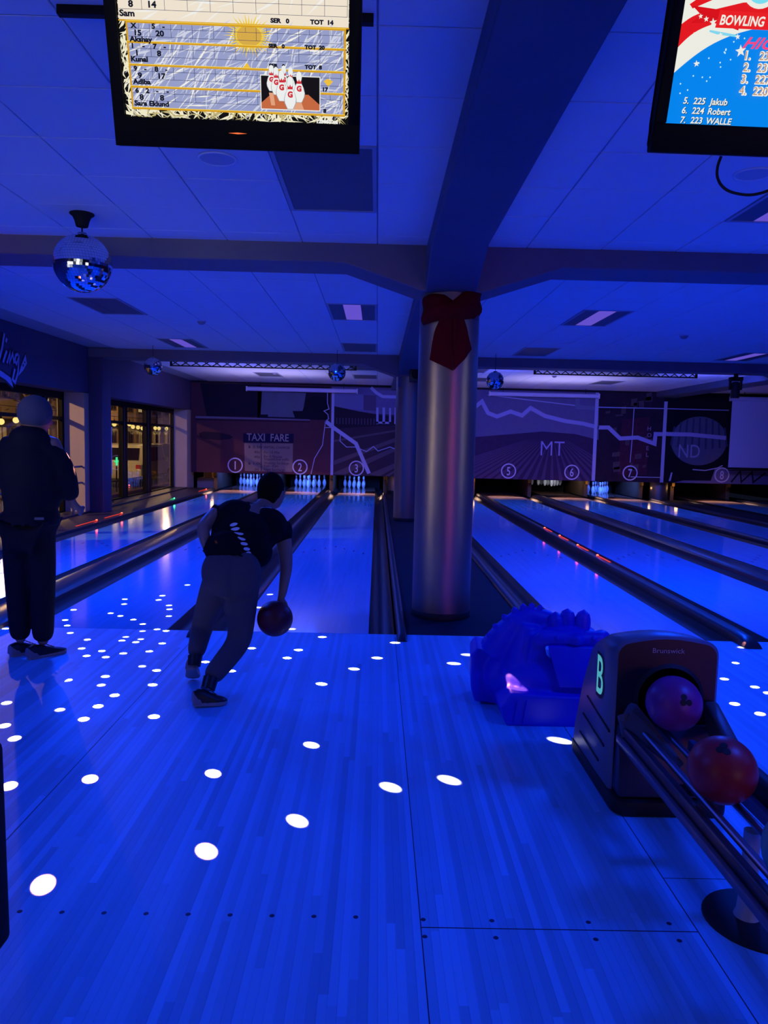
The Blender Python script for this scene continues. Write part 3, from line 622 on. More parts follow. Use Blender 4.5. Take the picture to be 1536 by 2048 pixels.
prints(tD, 'print_map_line', [ST([(xC1, tk[0][1]+.02)]+tk+[(xD1, tk[-1][1])], .115)], mm('map_lav', (.4, .38, .66)), .009)
number(tD, 7)
tE = panel('mural_panel', 'black printed panel with striped oval lettered ND, above lane 8', xD1, XR-.05, mm('black_disc', (.008, .008, .016)))
ov = MU['oval']; oc = ov[0]; orx = ov[1][0]-oc[0]; orz = ov[2][1]-oc[1]
prints(tE, 'print_oval', [lambda mb, d: disc2(mb, oc, orx, orz, FM, d, 40)], mm('oval', (.10, .115, .20), var=.15), .003)
og = []
for k in range(-4, 5):
    x = oc[0]+k*orx*.2; h = orz*math.sqrt(max(0, 1-(k*.2)**2))*.95
    og.append(PL([(x-.03+(k*.02), oc[1]+h), (x+.02+(k*.02), oc[1]+h), (x+.035+k*.04, oc[1]-h*.35), (x-.03+k*.04, oc[1]-h*.35)]))
prints(tE, 'print_oval_stripe', og, mm('ovals', (.05, .06, .13)), .005)
n0 = MU['ND'][0]; prints(tE, 'print_letters', [TX('ND', .55, n0[0]+.05, n0[1]+.05, fit=.62)], mm('nd', (.30, .32, .52)), .008)
te = [q for q in MU['thickC'] if q[0] > xD1]
prints(tE, 'print_map_line', [ST([(xD1, 1.93)]+te, .115), ST([(xD1, 2.645), (11.3, 2.64)], .026)], mm('map_lav', (.4, .38, .66)), .009)
prints(tE, 'print_edge_stripe', [ST([(xD1+.05, 2.85), (xD1+.05, .495)], .10)], P_LINE, .010)
prints(tE, 'print_arc', [ST(MU['arcE'], .03)], P_LINE, .006)
prints(tE, 'print_script_band', [PL([(11.0, .93), (13.2, .95), (13.2, .50), (9.8, .50), (10.1, .57), (10.9, .58)])], mm('band', (.17, .15, .28)), .004)
prints(tE, 'print_script', [ST([(11.5, .55), (11.75, .88), (11.8, .56), (12.1, .86), (12.15, .56), (12.5, .85)], .05), ST([(11.3, .9), (12.6, .93)], .03)], P_DARK, .006)
prints(tE, 'print_slash', [PL(MU['slash'])], P_LINE, .008)
number(tE, 8)

# roller screens in front of the mural
def roller(x0, x1, y, z, label, down=None):
    t = thing('roller_screen', label, 'projector screen', ((x0+x1)/2, y, z))
    MB().tube((x0+.02, y, z), (x1-.02, y, z), .06, n=16).build('casing', m_screen, t, smooth=True)
    MB().box(x0, x0+.03, y-.07, y+.07, z-.07, z+.07).build('end_cap', m_white, t, bevel=.006); MB().box(x1-.03, x1, y-.07, y+.07, z-.07, z+.07).build('end_cap', m_white, t, bevel=.006)
    for x in (x0+.4, x1-.4): MB().tube((x, y, z+.05), (x, y, H), .008, n=6).build('hanger', m_blackm, t)
    if down:
        MB().box(x0+.06, x1-.06, y-.004, y+.002, down, z).build('screen_cloth', m_screen, t)
        MB().box(x0+.04, x1-.04, y-.015, y+.012, down-.04, down).build('bottom_bar', m_blackm, t)
roller(-2.68, .50, 16.2, 2.915, 'white roller screen casing above the taxi mural')
roller(4.25, 7.42, 16.2, 2.935, 'white roller screen casing above the field mural')
roller(11.05, 13.3, 15.9, 2.94, 'lavender projection screen pulled down at far right above lane 8', 1.0)

# ================================================================== PINS AND PINSETTERS
PROF = [(.0, 0), (.0258, 0), (.0262, .004), (.036, .019), (.0496, .057), (.0573, .0857), (.0605, .1143), (.0580, .1492), (.0470, .1842), (.0314, .2191), (.0250, .2381), (.0228, .254), (.0237, .2762), (.0266, .2985), (.0310, .325), (.0323, .343), (.0300, .362), (.0215, .3755), (.010, .3805), (0, .381)]
pin_me = MB().lathe(PROF, n=16).mesh('bowling_pin', smooth=True, sharp=80); pin_me.materials.append(m_pin)
band = MB().lathe([(.0262, .2330), (.0247, .244), (.0243, .248)], n=16).lathe([(.0237, .262), (.0245, .274), (.0252, .279)], n=16).mesh('neck_band', smooth=True); band.materials.append(m_red)
WORD = ['', 'one', 'two', 'three', 'four', 'five', 'six', 'seven', 'eight']
SP = [(0, 0), (-.1524, .264), (.1524, .264), (-.3048, .528), (0, .528), (.3048, .528), (-.4572, .792), (-.1524, .792), (.1524, .792), (.4572, .792)]
WHERE = ['front head pin', 'second row left pin', 'second row right pin', 'third row left pin', 'third row middle pin', 'third row right pin', 'back row leftmost pin', 'back row second pin from left', 'back row third pin from left', 'back row rightmost pin']
def pins(lane, ks, dx=0., z=0.0, note=None):
    c = sum(LANES[lane])/2+dx
    for k in ks:
        o = link('bowling_pin', pin_me, None, None, label=('white bowling pin, %s of lane %s rack' % (WHERE[k], WORD[lane])) if not note else '%s, %s' % (note, WHERE[k]), category='bowling pin', group='pins on lane %d' % lane)
        o.location = (c+SP[k][0], 18.29+SP[k][1], z); o.rotation_euler.z = R_.uniform(0, 6)
        b = link('neck_band', band, None, o)
pins(1, range(10)); pins(2, range(10)); pins(3, (0, 1, 2, 3, 4, 6, 7, 8)); pins(7, range(10), -.05)
pins(6, range(10), 0, .215, 'white bowling pin lifted in the lane six pinsetter')
m_pit = mat('pit_curtain', (.008, .007, .007), .9); m_kick = mat('kickback_wood', (.16, .085, .045), .55, var=.3, vscale=3, bump=.1)
kx = [LANES[1][0]-.36, -1.96, -.27, 1.36, 2.40, 4.01, 5.72, 7.43, 9.10, 10.05, 11.75]
for i, x in enumerate(kx):
    lab = ['brown kickback board left of lane one', 'brown kickback board between pins of lanes one and two', 'brown kickback board between pins of lanes two and three', 'brown kickback board right of lane three pins', 'brown kickback board left of lane four pins behind column', 'brown kickback board between lanes four and five', 'brown kickback board between lanes five and six', 'brown kickback board between lanes six and seven', 'brown kickback board right of lane seven', 'brown kickback board left of lane eight', 'brown kickback board right of lane eight'][i]
    t = thing('kickback', lab, 'partition', (x, 18.2, -.14), 'kickback boards between the pin decks')
    MB().box(x-.05, x+.05, 17.25, 19.6, -.14, .95).build('board', m_kick, t, bevel=.006)
    MB().box(x-.055, x+.055, 17.20, 17.25, -.14, .95).build('front_post', mat('post_ochre', (.30, .17, .07), .5, var=.3), t, bevel=.008)
    MB().box(x-.045, x+.045, 17.12, 17.20, .36, .62).build('sensor_box', mat('sensor_ochre', (.65, .36, .06), .45), t, bevel=.006)
    MB().tube((x, 17.16, .3), (x, 17.16, .36), .012, n=8).build('sensor_foot', m_guard, t)
for n, (x0, x1) in LANES.items():
    t = thing('pinsetter', 'dark pinsetter housing above the lane %s pin deck' % WORD[n], 'pinsetter', ((x0+x1)/2, 18.9, .6), 'pinsetters behind the mural')
    MB().box(x0-.10, x1+.10, 17.9, 19.4, .64, .9).build('pin_table', m_blackm, t, bevel=.02)
    MB().box(x0-.15, x1+.15, 19.45, 19.5, -.13, .9).build('pit_curtain', m_pit, t)
    MB().box(x0, x1, 18.0, 18.06, .56, .64).build('sweep_bar', m_frame, t, bevel=.01)
    pl_ = area('pin_lamp', ((x0+x1)/2, 17.15, .78), (math.radians(62), 0, 0), .8, {1: 42, 2: 42, 3: 32, 4: 2, 5: .6, 6: 5, 7: 42, 8: .3}[n], (.05, .15, 1.0) if n != 6 else (.8, .85, 1), 150, .12)
    spot('deck_lamp', ((x0+x1)/2, 17.2, .75), ((x0+x1)/2, 15.6, 0), 1.0, 200, (1.0, .58, .42), .6, .1)
for x, y, z, p_ in ((-3.95, 17.6, .5, 2.5), (1.55, 17.4, .3, 1.0), (-1.9, 17.1, .35, .25), (4.0, 17.0, .3, .5), (7.43, 16.95, .35, .4), (9.3, 16.95, .3, .8), (10.1, 16.95, .3, .8)):
    point('workshop_lamp', (x, y, z), p_, (1, .55, .18), .05)
MB().box(XL-.02, LANES[1][0]-.42, 18.3, 18.36, -.14, 1.2).build('wall_front', m_beige, kind='structure')
bx = thing('service_box', 'small yellow box on the ledge left of lane 1 pins', 'box', (-4.02, 17.5, .28))
MB().box(-4.14, -3.92, 17.4, 17.6, .28, .46).build('box_body', mat('box_yellow', (.7, .42, .12), .5), bx, bevel=.01); MB().box(-4.15, -3.91, 17.39, 17.61, .46, .49).build('lid', m_kick, bx, bevel=.004)
sh = MB().box(-4.33, -3.83, 17.3, 17.8, -.14, .28).build('service_bench', m_beige, bevel=.01); sh['label'] = 'pale block under the yellow box left of lane 1 pins'; sh['category'] = 'bench'

# ================================================================== CEILING-HUNG THINGS
def truss(x0, x1, y, zt, zb, label):
    t = thing('lattice_truss', label, 'truss', ((x0+x1)/2, y, zb), 'lattice trusses')
    MB().box(x0, x1, y-.02, y+.02, zt-.025, zt).build('top_chord', m_cap2, t); MB().box(x0, x1, y-.02, y+.02, zb, zb+.022).build('bottom_chord', m_cap2, t)
    br = MB(); n = 18; w = (x1-x0)/n
    for i in range(n):
        br.tube((x0+i*w, y, zb+.01), (x0+(i+1)*w, y, zt-.01), .009, n=5); br.tube((x0+i*w, y+.012, zt-.01), (x0+(i+1)*w, y+.012, zb+.01), .009, n=5)
    br.build('bracing', m_cap2, t, kind='stuff')
    for x in (x0+.02, x1-.02): MB().box(x-.02, x+.02, y-.02, y+.02, zb, zt).build('end_post', m_cap2, t)
    for x in (x0+.5, x1-.5): MB().tube((x, y, zt), (x, y, H), .01, n=6).build('hanger', m_cap2, t)
truss(-3.02, .65, 9.4, 3.03, 2.89, 'lattice truss behind the second beam, left of the columns')
truss(4.15, 7.40, 9.4, 3.05, 2.90, 'lattice truss behind the second beam, right of the columns')

def mirror_ball(c, r, label, nu, nv, zc, motor):
    t = thing('mirror_ball', label, 'disco ball', (c[0], c[1], c[2]-r), 'mirror balls')
    core = MB().sphere(c, r*.985, 32, 20).build('ball_core', mat('ball_core', (.05, .05, .06), .5), t, smooth=True)
    tl = MB(); rg = random.Random(5)
    for j in range(1, nv):
        ph0, ph1 = math.pi*(j-.47)/nv, math.pi*(j+.47)/nv; phm = (ph0+ph1)/2; k = max(4, int(nu*math.sin(phm)))
        for i in range(k):
            a0, a1 = 2*math.pi*(i+.03)/k, 2*math.pi*(i+.97)/k; am = (a0+a1)/2
            nrm = Vector((math.sin(phm)*math.cos(am), math.sin(phm)*math.sin(am), math.cos(phm))); ctr = Vector(c)+nrm*r
            u = Vector((-math.sin(am), math.cos(am), 0)); v = nrm.cross(u)
            n2 = (nrm+u*rg.gauss(0, .015)+v*rg.gauss(0, .015)).normalized(); u = (u-n2*u.dot(n2)).normalized(); v = n2.cross(u)
            hu, hv = r*math.sin(phm)*(a1-a0)/2, r*(ph1-ph0)/2
            tl.add([ctr-u*hu-v*hv, ctr+u*hu-v*hv, ctr+u*hu+v*hv, ctr-u*hu+v*hv], [(0, 1, 2, 3)])
    tl.build('mirror_tile', m_mirror, t, smooth=False, kind='stuff')
    if motor:
        MB().lathe([(0, H-.002), (.085, H-.002), (.088, H-.012), (.066, H-.03), (.052, H-.06), (.042, H-.10), (0, H-.10)], (c[0], c[1], 0), 20).build('motor_housing', m_blackm, t, smooth=True)
        MB().tube((c[0], c[1], c[2]+r*.97), (c[0], c[1], H-.1), .006, n=8).build('rod', m_blackm, t)
    else:
        MB().tube((c[0], c[1], c[2]+r*.97), (c[0], c[1], H), .004, n=6).build('rod', m_blackm, t)
    MB().lathe([(0, .012), (.03, .012), (.035, -.004)], (c[0], c[1], c[2]+r), 14).build('cap', m_chrome, t, smooth=True)
    return t
DC = Vector(DATA['disco']); DR = .207
mirror_ball(tuple(DC), DR, 'large mirror ball with bright white reflections, hanging at left before first beam', 64, 32, H, True)
DC2 = Vector((4.55, -.15, DC.z))       # the matching large ball over lane five, outside the frame
for s in DATA['spots']:
    src = DC2 if s[0] > 2.4 else DC
    tgt = Vector((s[0], s[1], .30 if s is DATA['spots'][-1] else 0.)); d = (tgt-src).normalized()
    spot('mirror_glint', tuple(src+d*(DR+.012)), tuple(tgt), .0190, 13500*s[2], (1, .33, .22), .35, 0.004)
point_labels = ['small mirror ball at left near the window pillar', 'small mirror ball left of the columns below second beam', 'small mirror ball right of the columns below second beam']
for c, lb in zip(DATA['minis'], point_labels): mirror_ball(tuple(c), .157, lb, 36, 18, H, False)
pk = spot('pin_spot', (.6, -1.2, 2.85), DATA['minis'][1], .06, 25, (.5, .7, 1), .3, .05)

# detectors and round ceiling speakers
for x, y, lb in ((-1.397, 4.97, 'small smoke detector on the ceiling left, beyond first beam'), (5.457, 5.218, 'small smoke detector on the ceiling right, beyond first beam'), (-1.459, 13.1, 'tiny smoke detector far away above the taxi mural'), (5.175, 12.1, 'tiny smoke detector far away above the field mural')):
    t = thing('smoke_detector', lb, 'smoke detector', (x, y, H-.05), 'smoke detectors')
    MB().lathe([(0, -.045), (.03, -.043), (.048, -.025), (.055, -.012), (.055, 0)], (x, y, H-.008), 20).build('cover', mat('detector_plastic', (.25, .24, .30), .5), t, smooth=True)
    MB().lathe([(.058, -.012), (.062, -.010), (.062, 0), (.058, 0)], (x, y, H-.006), 20).build('base_ring', m_grid, t, smooth=True)
for x, y, lb in ((.131, -1.344, 'round flush ceiling speaker below the left hanging screen'), (3.25, -1.332, 'round flush ceiling speaker below the right hanging screen')):
    t = thing('ceiling_speaker', lb, 'speaker', (x, y, H-.02), 'flush ceiling speakers')
    MB().lathe([(.098, -.004), (.105, -.008), (.112, -.004), (.112, 0)], (x, y, H-.008), 28).build('trim_ring', m_ceil, t, smooth=True)
    MB().lathe([(0, -.003), (.098, -.004)], (x, y, H-.008), 28).build('grille', mat('grille', (.55, .56, .64), .7), t)

# black speaker on the rear column and stage light at right
def stage_light(x, y, zt, lb):
    t = thing('stage_light', lb, 'stage light', (x, y, zt-.46))
    MB().box(x-.03, x+.03, y-.03, y+.03, zt-.06, zt).build('clamp', m_blackm, t)
    MB().box(x-.11, x+.11, y-.08, y+.08, zt-.13, zt-.06).build('yoke_base', m_blackm, t, bevel=.01)
    for s in (-1, 1): MB().box(x+s*.105-.012, x+s*.105+.012, y-.03, y+.03, zt-.30, zt-.10).build('yoke_arm', m_blackm, t)
    MB().lathe([(0, zt-.46), (.075, zt-.46), (.085, zt-.42), (.085, zt-.20), (.06, zt-.15), (0, zt-.15)], (x, y, 0), 18).build('lamp_head', m_black, t, smooth=True)
stage_light(7.92, 8.85, 2.95, 'black stage light hanging under the second beam at right')
t = thing('wall_speaker', 'black loudspeaker fixed to the rear column behind the bow column', 'speaker', (1.78, 8.5, 2.64))
MB().box(1.66, 1.90, 8.38, 8.60, 2.62, 2.94).build('cabinet', m_black, t, bevel=.012); MB().tube((1.78, 8.372, 2.76), (1.78, 8.382, 2.76), .085, .09, 20).build('cone', m_blackm, t)
MB().box(1.74, 1.82, 8.58, 8.68, 2.76, 2.84).build('bracket', m_blackm, t)
# ================================================================== HANGING SCREENS
def tv(O, yaw, tilt, roll, label, draw, rail=True):
    O = Vector(O); U = Vector((math.cos(yaw), math.sin(yaw), 0)); N = Vector((math.sin(yaw), -math.cos(yaw), 0)); Z = Vector((0, 0, 1))
    V = Z*math.cos(tilt)+N*math.sin(tilt); N = N*math.cos(tilt)-Z*math.sin(tilt)
    U, V = U*math.cos(roll)+V*math.sin(roll), V*math.cos(roll)-U*math.sin(roll)
    F = lambda u, v, n: O+U*u+V*v+N*n
    t = thing('hanging_television', label, 'television', tuple(F(.365, 0, -.05)), 'overhead score screens')
    w, h = .73, .487; us0, us1, vs0, vs1 = .0335, .6965, .0775, .4505
    fr = MB()
    for a, b, c, d in ((0, w, 0, vs0), (0, w, vs1, h), (0, us0, vs0, vs1), (us1, w, vs0, vs1)):
        fr.obox(F((a+b)/2, (c+d)/2, -.02), U, V, N, b-a, d-c, .04)
    fr.build('bezel', mat('bezel_black', (.006, .006, .007), .5, spec=.12), t, bevel=.004)
    MB().obox(F(w/2, h/2, -.065), U, V, N, w-.02, h-.02, .05).build('back_shell', m_blackm, t, bevel=.015)
    sc = MB(); poly2(sc, [(us0, vs0), (us1, vs0), (us1, vs1), (us0, vs1)], F, -.012)
    scr = draw(t, F, sc)
    MB().obox(F(w/2, h*.55, -.11), U, V, N, .22, .2, .05).build('mount_plate', m_frame, t)
    p = F(w/2, h*.6, -.12); MB().tube(p, (p.x, p.y, H-.02), .02, n=10).build('mount_pole', m_frame, t)
    if rail: MB().box(-.15, 1.04, -2.905, -2.875, H-.04, H-.004).tube((p.x, p.y, H-.03), (p.x, -2.88, H-.03), .018, n=8).build('ceiling_rail', m_frame, t)
    else: MB().box(p.x-.1, p.x+.1, p.y-.1, p.y+.1, H-.03, H-.004).build('ceiling_plate', m_frame, t)
    return t, F
E_ = lambda n, r, g, b, s=1.: emat('screen_'+n, srgb(r, g, b), s)
def draw1(t, F, sc):
    scr = sc.build('screen', E_('straw_dark', 10, 9, 6), t)
    d = [-.0115]
    def lay(name, m, items):
        d[0] += .0004; mb = MB()
        for it in items: it(mb, d[0])
        return mb.build(name, m, t, **({'kind': 'stuff'} if name in ('picture_straw', 'score_text', 'score_grid', 'dot', 'picture_flower', 'inset_lane') else {}))
    P = lambda pts: (lambda mb, dd: poly2(mb, pts, F, dd)); RC = lambda a, b, c, e: P([(a, c), (b, c), (b, e), (a, e)])
    SK = lambda pts, w: (lambda mb, dd: stroke(mb, pts, w, F, dd))
    T = lambda s, u, v, size, fit=None, bold=.0009: (lambda mb, dd: add_text(mb, s, size, F, u, v, dd, fit=fit, bold=bold, sx=1.22))
    rg = random.Random(11)
    def straw(n, a, b, c, e, w0, w1, l0, l1, bias=None):
        out = []
        for _ in range(n):
            x, y = rg.uniform(a, b), rg.uniform(c, e); an = bias+rg.gauss(0, .35) if bias is not None else rg.uniform(0, math.pi); l = rg.uniform(l0, l1); w = rg.uniform(w0, w1)
            dx, dy = math.cos(an)*l/2, math.sin(an)*l/2; px, py = -math.sin(an)*w/2, math.cos(an)*w/2
            q = [(x-dx, y-dy), (x+dx*.2+px, y+dy*.2+py), (x+dx, y+dy), (x+dx*.2-px, y+dy*.2-py)]
            q = [(min(max(p[0], .035), .695), min(max(p[1], .0785), .449)) for p in q]
            out.append(P(q))
        return out
    lay('picture_straw', E_('straw', 238, 232, 200), straw(150, .04, .69, .08, .12, .004, .010, .03, .075)+straw(60, .035, .058, .1, .42, .004, .009, .02, .05)+straw(50, .682, .695, .1, .42, .003, .007, .02, .04))
    lay('picture_straw', E_('straw2', 190, 176, 120), straw(50, .04, .69, .08, .11, .003, .006, .03, .06))
    lay('score_panel', E_('panel', 150, 158, 200), [RC(.0575, .682, .1035, .32)])
    lay('score_panel', E_('panel0', 238, 226, 206), [RC(.0375, .693, .323, .449)])
    lay('picture_straw', E_('straw3', 205, 208, 226), straw(230, .06, .68, .108, .315, .002, .007, .04, .10, .75))
    lay('picture_straw', E_('straw4', 240, 238, 232), straw(70, .06, .68, .108, .315, .002, .006, .05, .10, .75)+straw(25, .05, .68, .33, .44, .003, .008, .05, .1, .6))
    fc = (.408, .297)
    lay('picture_flower', E_('petal', 240, 205, 60), [P([(fc[0]+.03*math.cos(a-.12), fc[1]+.022*math.sin(a-.12)), (fc[0]+(.062+.008*(k % 3))*math.cos(a), fc[1]+(.046+.006*(k % 3))*math.sin(a)), (fc[0]+.03*math.cos(a+.12), fc[1]+.022*math.sin(a+.12))]) for k in range(40) for a in [k*math.pi/20]])
    lay('picture_flower', E_('flower_mid', 214, 170, 70), [lambda mb, dd: disc2(mb, fc, .036, .026, F, dd)])
    lay('picture_flower', E_('petal2', 235, 190, 60), [P([(.385, .215), (.40, .23), (.412, .213)]), P([(.622, .19), (.634, .197), (.65, .19), (.636, .176)])])
    rows = [.3215, .2716, .2141, .1579, .1020]
    gold = []
    for v in rows: gold.append(RC(.0555, .686, v-.003, v+.003))
    gold += [RC(.0555, .0605, .1, .3215), RC(.680, .686, .1, .3215)]
    lay('score_frame', E_('gold', 214, 158, 24), gold+[RC(.036, .694, .3225, .3265)])
    lay('score_frame', E_('gold_light', 246, 214, 90), [RC(.0555, .686, v+.0015, v+.003) for v in rows])
    gl = []; fw2 = .0610
    for i, v in enumerate(rows[:4]):
        for k in range(10):
            u0 = .0625+fw2*k
            gl += [SK([(u0+fw2, v-.004), (u0+fw2, v-.036)], .0011), SK([(u0+fw2/2, v-.004), (u0+fw2/2, v-.016)], .001), SK([(u0, v-.016), (u0+fw2, v-.016)], .001), SK([(u0, v-.036), (u0+fw2, v-.036)], .001)]
    for k in range(10):
        u0 = .041+.0648*k; gl += [SK([(u0+.0648, .352), (u0+.0648, .449)], .0011), SK([(u0, .352), (u0+.0648, .352)], .001), SK([(u0, .378), (u0+.0648, .378)], .001)]
    lay('score_grid', E_('grid', 44, 48, 90), gl)
    tx = [T('8', .068, .3575, .022), T('14', .125, .3575, .022), T('Sam', .041, .3345, .0215), T('SER   0', .470, .332, .0150), T('TOT  14', .583, .332, .0150)]
    R4 = [('X', '', '5', '-', '15', '20', 'Akshay', '20'), ('1', '-', '7', '-', '1', '8', 'Kunal', '8'), ('9', '-', '8', '-', '9', '17', 'Adiba', None), ('6', '2', '-', '-', '8', '8', 'Sara Eklund', None)]
    for i, (a, b, c, e, s1, s2, nm, tot) in enumerate(R4):
        v = rows[i]
        for k, ch in enumerate((a, b, c, e)):
            if ch: tx.append(T(ch, .069+k*.0305, v-.0150, .0165))
        tx += [T(s1, .080, v-.0335, .0195), T(s2, .140, v-.0335, .0195), T(nm, .0635, v-.0490, .0178)]
        if tot: tx += [T('SER   0', .463, v-.0515, .013), T('TOT  '+tot, .567, v-.0515, .013)]
    tx += [T('17', .620, .1640, .014), T('8', .621, .108, .014)]
    lay('score_text', E_('ink', 12, 14, 30), tx)
    lay('corner_text', E_('pale', 235, 235, 230), [T('123050 ml', .602, .0800, .0125)])
    lay('inset_frame', E_('inset_white', 232, 232, 226), [RC(.437, .613, .1105, .2010)])
    lay('inset_back', E_('inset_black', 16, 12, 14), [RC(.4395, .6105, .113, .1985)])
    lay('inset_lane', E_('inset_wood', 196, 104, 62), [P([(.4395, .113), (.6105, .113), (.6105, .128), (.578, .153), (.470, .153), (.4395, .128)])])
    lay('inset_lane', E_('inset_wood2', 226, 160, 124), [P([(.462, .155), (.475, .155), (.48, .122), (.468, .122)]), P([(.53, .113), (.565, .113), (.556, .135), (.538, .135)])])
    shape = [(.0, .0), (.25, 0), (.5, .18), (.55, .30), (.42, .48), (.23, .62), (.22, .70), (.28, .82), (.22, .95), (0, 1)]
    def pinpoly(u, v, h, w): return [(u+a*w, v+b*h) for a, b in shape]+[(u-a*w, v+b*h) for a, b in shape[-2:0:-1]]
    def px(X, Y): return (.4377+(500+X/6.98-520)*.001454, .1988-(100+Y/6.98-150)*.00129)
    PN = [(295, 200, 560), (470, 200, 560), (362, 225, 612), (565, 225, 600), (440, 270, 700), (685, 280, 710), (560, 350, 810)]
    for X, Y0, Y1 in PN:
        u, v = px(X, Y1); _, vt = px(X, Y0); h = vt-v; w = h*.36
        lay('inset_pin_edge', E_('pin_shade', 150, 158, 165), [P(pinpoly(u, v-.001, h*1.015, w*1.10))])
        lay('inset_pin', E_('pin_white', 236, 238, 236), [P(pinpoly(u, v, h, w))])
        lay('inset_pin_mark', E_('pin_red', 205, 40, 48), [P([(u-.25*w, v+.60*h), (u+.25*w, v+.60*h), (u+.24*w, v+.72*h), (u+.1*w, v+.66*h), (u, v+.75*h), (u-.1*w, v+.66*h), (u-.24*w, v+.72*h)]), lambda mb, dd, u=u, v=v, h=h, w=w: add_text(mb, 'G', h*.24, F, u, v+.36*h, dd, center=True, bold=.0012)])
    lay('power_light', emat('power_red', (1, .15, .04), 1.3), [P([(.340, .0435), (.368, .0455), (.396, .0435), (.368, .0412)])])
    return scr
tv((.2852, -3.5520, 2.3876), -.00796, .2991, -.0117, 'hanging television showing yellow-framed bowling scores, upper left', draw1)
def draw2(t, F, sc):
    scr = sc.build('screen', E_('hs_blue', 0, 132, 236), t)
    d = [-.0115]
    def lay(name, m, items):
        d[0] += .0004; mb = MB()
        for it in items: it(mb, d[0])
        return mb.build(name, m, t, **({'kind': 'stuff'} if name in ('picture_straw', 'score_text', 'score_grid', 'dot', 'picture_flower', 'inset_lane') else {}))
    P = lambda pts: (lambda mb, dd: poly2(mb, pts, F, dd))
    T = lambda s, u, v, size, **k: (lambda mb, dd: add_text(mb, s, size, F, u, v, dd, **k))
    U0, U1, V1 = .0335, .6965, .4505
    arc = lambda a, b, n=14, bow=.02: [(a[0]+(b[0]-a[0])*i/n-bow*math.sin(math.pi*i/n)*.7, a[1]+(b[1]-a[1])*i/n+bow*math.sin(math.pi*i/n)) for i in range(n+1)]
    o = arc((U0, .205), (.27, .330), 14, .018)+[(.40, .352), (.55, .345), (U1, .31), (U1, V1), (U0, V1)]
    lay('picture_white_band', E_('hs_white', 236, 236, 226), [P(o)])
    lay('picture_red_band', E_('hs_red', 226, 22, 26), [P(arc((U0, .268), (.13, .332), 10, .008)+[(.27, .348), (.5, .36), (U1, .34), (U1, .38), (.4, .40), (.2, .385)]+arc((.10, .36), (U0, .325), 6, .004))])
    lay('picture_red_swoosh', E_('hs_red', 226, 22, 26), [P([(.06, .365), (.13, .395), (.2, .43), (.235, V1), (.15, V1), (.10, .41), (.05, .375)]), P([(.235, .352), (.40, .385), (.5, V1), (.3, V1), (.2, .375)])])
    lay('picture_ribbon', E_('hs_red2', 214, 14, 20), [P([(.058, .372), (.085, .352), (.062, .330), (.13, .335), (.2, .318), (.2, .345), (.13, .366)])])
    lay('title_plate', E_('hs_red3', 232, 30, 32), [P([(.132, .322), (.60, .322), (.60, .360), (.138, .364)])])
    lay('title_shadow', E_('hs_cyan', 130, 214, 236), [P([(.118, .316), (.20, .307), (.203, .301), (.14, .306), (.118, .311)])])
    lay('emblem_ring', E_('hs_lcyan', 120, 220, 240), [lambda mb, dd: disc2(mb, (.245, .425), .060, .045, F, dd)])
    lay('emblem_ring', E_('hs_white', 236, 236, 226), [lambda mb, dd: ring(mb, (.245, .425), .048, .012, F, dd)])
    lay('emblem_ring', E_('hs_purple', 120, 50, 140), [lambda mb, dd: ring(mb, (.245, .43), .026, .006, F, dd)])
    lay('title_text', E_('hs_white', 236, 236, 226), [T('BOWLING', .142, .330, .033, fit=.128, shear=.15, bold=.0009), T('LEAGUE', .30, .330, .033, fit=.12, shear=.15, bold=.0009)])
    lay('title_text', E_('hs_pink', 244, 70, 130), [T('HIGH SCORES', .218, .275, .040, shear=.5, fit=.34, bold=.0008)])
    rg = random.Random(4)
    stars = [(.085, .347, .007), (.102, .341, .008), (.123, .334, .011), (.075, .300, .009), (.095, .232, .009), (.200, .302, .008), (.150, .305, .007), (.216, .268, .016)]
    lay('star', E_('hs_white', 236, 236, 226), [lambda mb, dd, s=s: star2(mb, s[:2], s[2], F, dd, .2) for s in stars])
    lay('dot', E_('hs_pale', 190, 236, 250), [lambda mb, dd, a=(rg.uniform(.04, .13)+k*.006, .175+k*.0075+rg.uniform(-.022, .008)): disc2(mb, a, .0022, .0022, F, dd, 8) for k in range(18)])
    rows = [('1.', '233'), ('2.', '231'), ('3.', '227'), ('4.', '220')]
    for k, (a, b) in enumerate(rows):
        v = .2475-k*.0295
        lay('score_text', E_('hs_white', 236, 236, 226), [T(a, .2310, v, .030, bold=.0022), T(b, .272, v, .030, bold=.0022)])
        lay('score_text', E_('hs_tan', 190, 140, 110), [T(a, .2316, v+.0006, .029), T(b, .2726, v+.0006, .029)])
    rows = [('5.', '225', 'Jakub'), ('6.', '224', 'Robert'), ('7.', '223', 'WALLE')]
    for k, (a, b, c) in enumerate(rows):
        v = .1300-k*.0250
        lay('score_text', E_('hs_ink', 0, 20, 50), [T(a, .0745, v-.0012, .0235, shear=.12, bold=.0006), T(b, .104, v-.0012, .0235, shear=.12, bold=.0006), T(c, .151, v-.0012, .0235, shear=.12, bold=.0006)])
        lay('score_text', E_('hs_white', 236, 236, 226), [T(a, .073, v, .0235, shear=.12, bold=.0005), T(b, .1025, v, .0235, shear=.12, bold=.0005), T(c, .1495, v, .0235, shear=.12, bold=.0005)])
    return scr
t2, F2 = tv((1.8772, -3.6114, 2.3876), .0326, .2965, 0, 'hanging television showing blue high-score list, cut by right edge', draw2, rail=False)
cp = [F2(.24+.02*0, -.002, -.05)]
loop = []
LP = [(.238, .01), (.238, 0), (.233, -.03), (.239, -.060), (.262, -.086), (.30, -.101), (.36, -.104), (.42, -.082), (.458, -.03), (.466, .01), (.466, .02)]
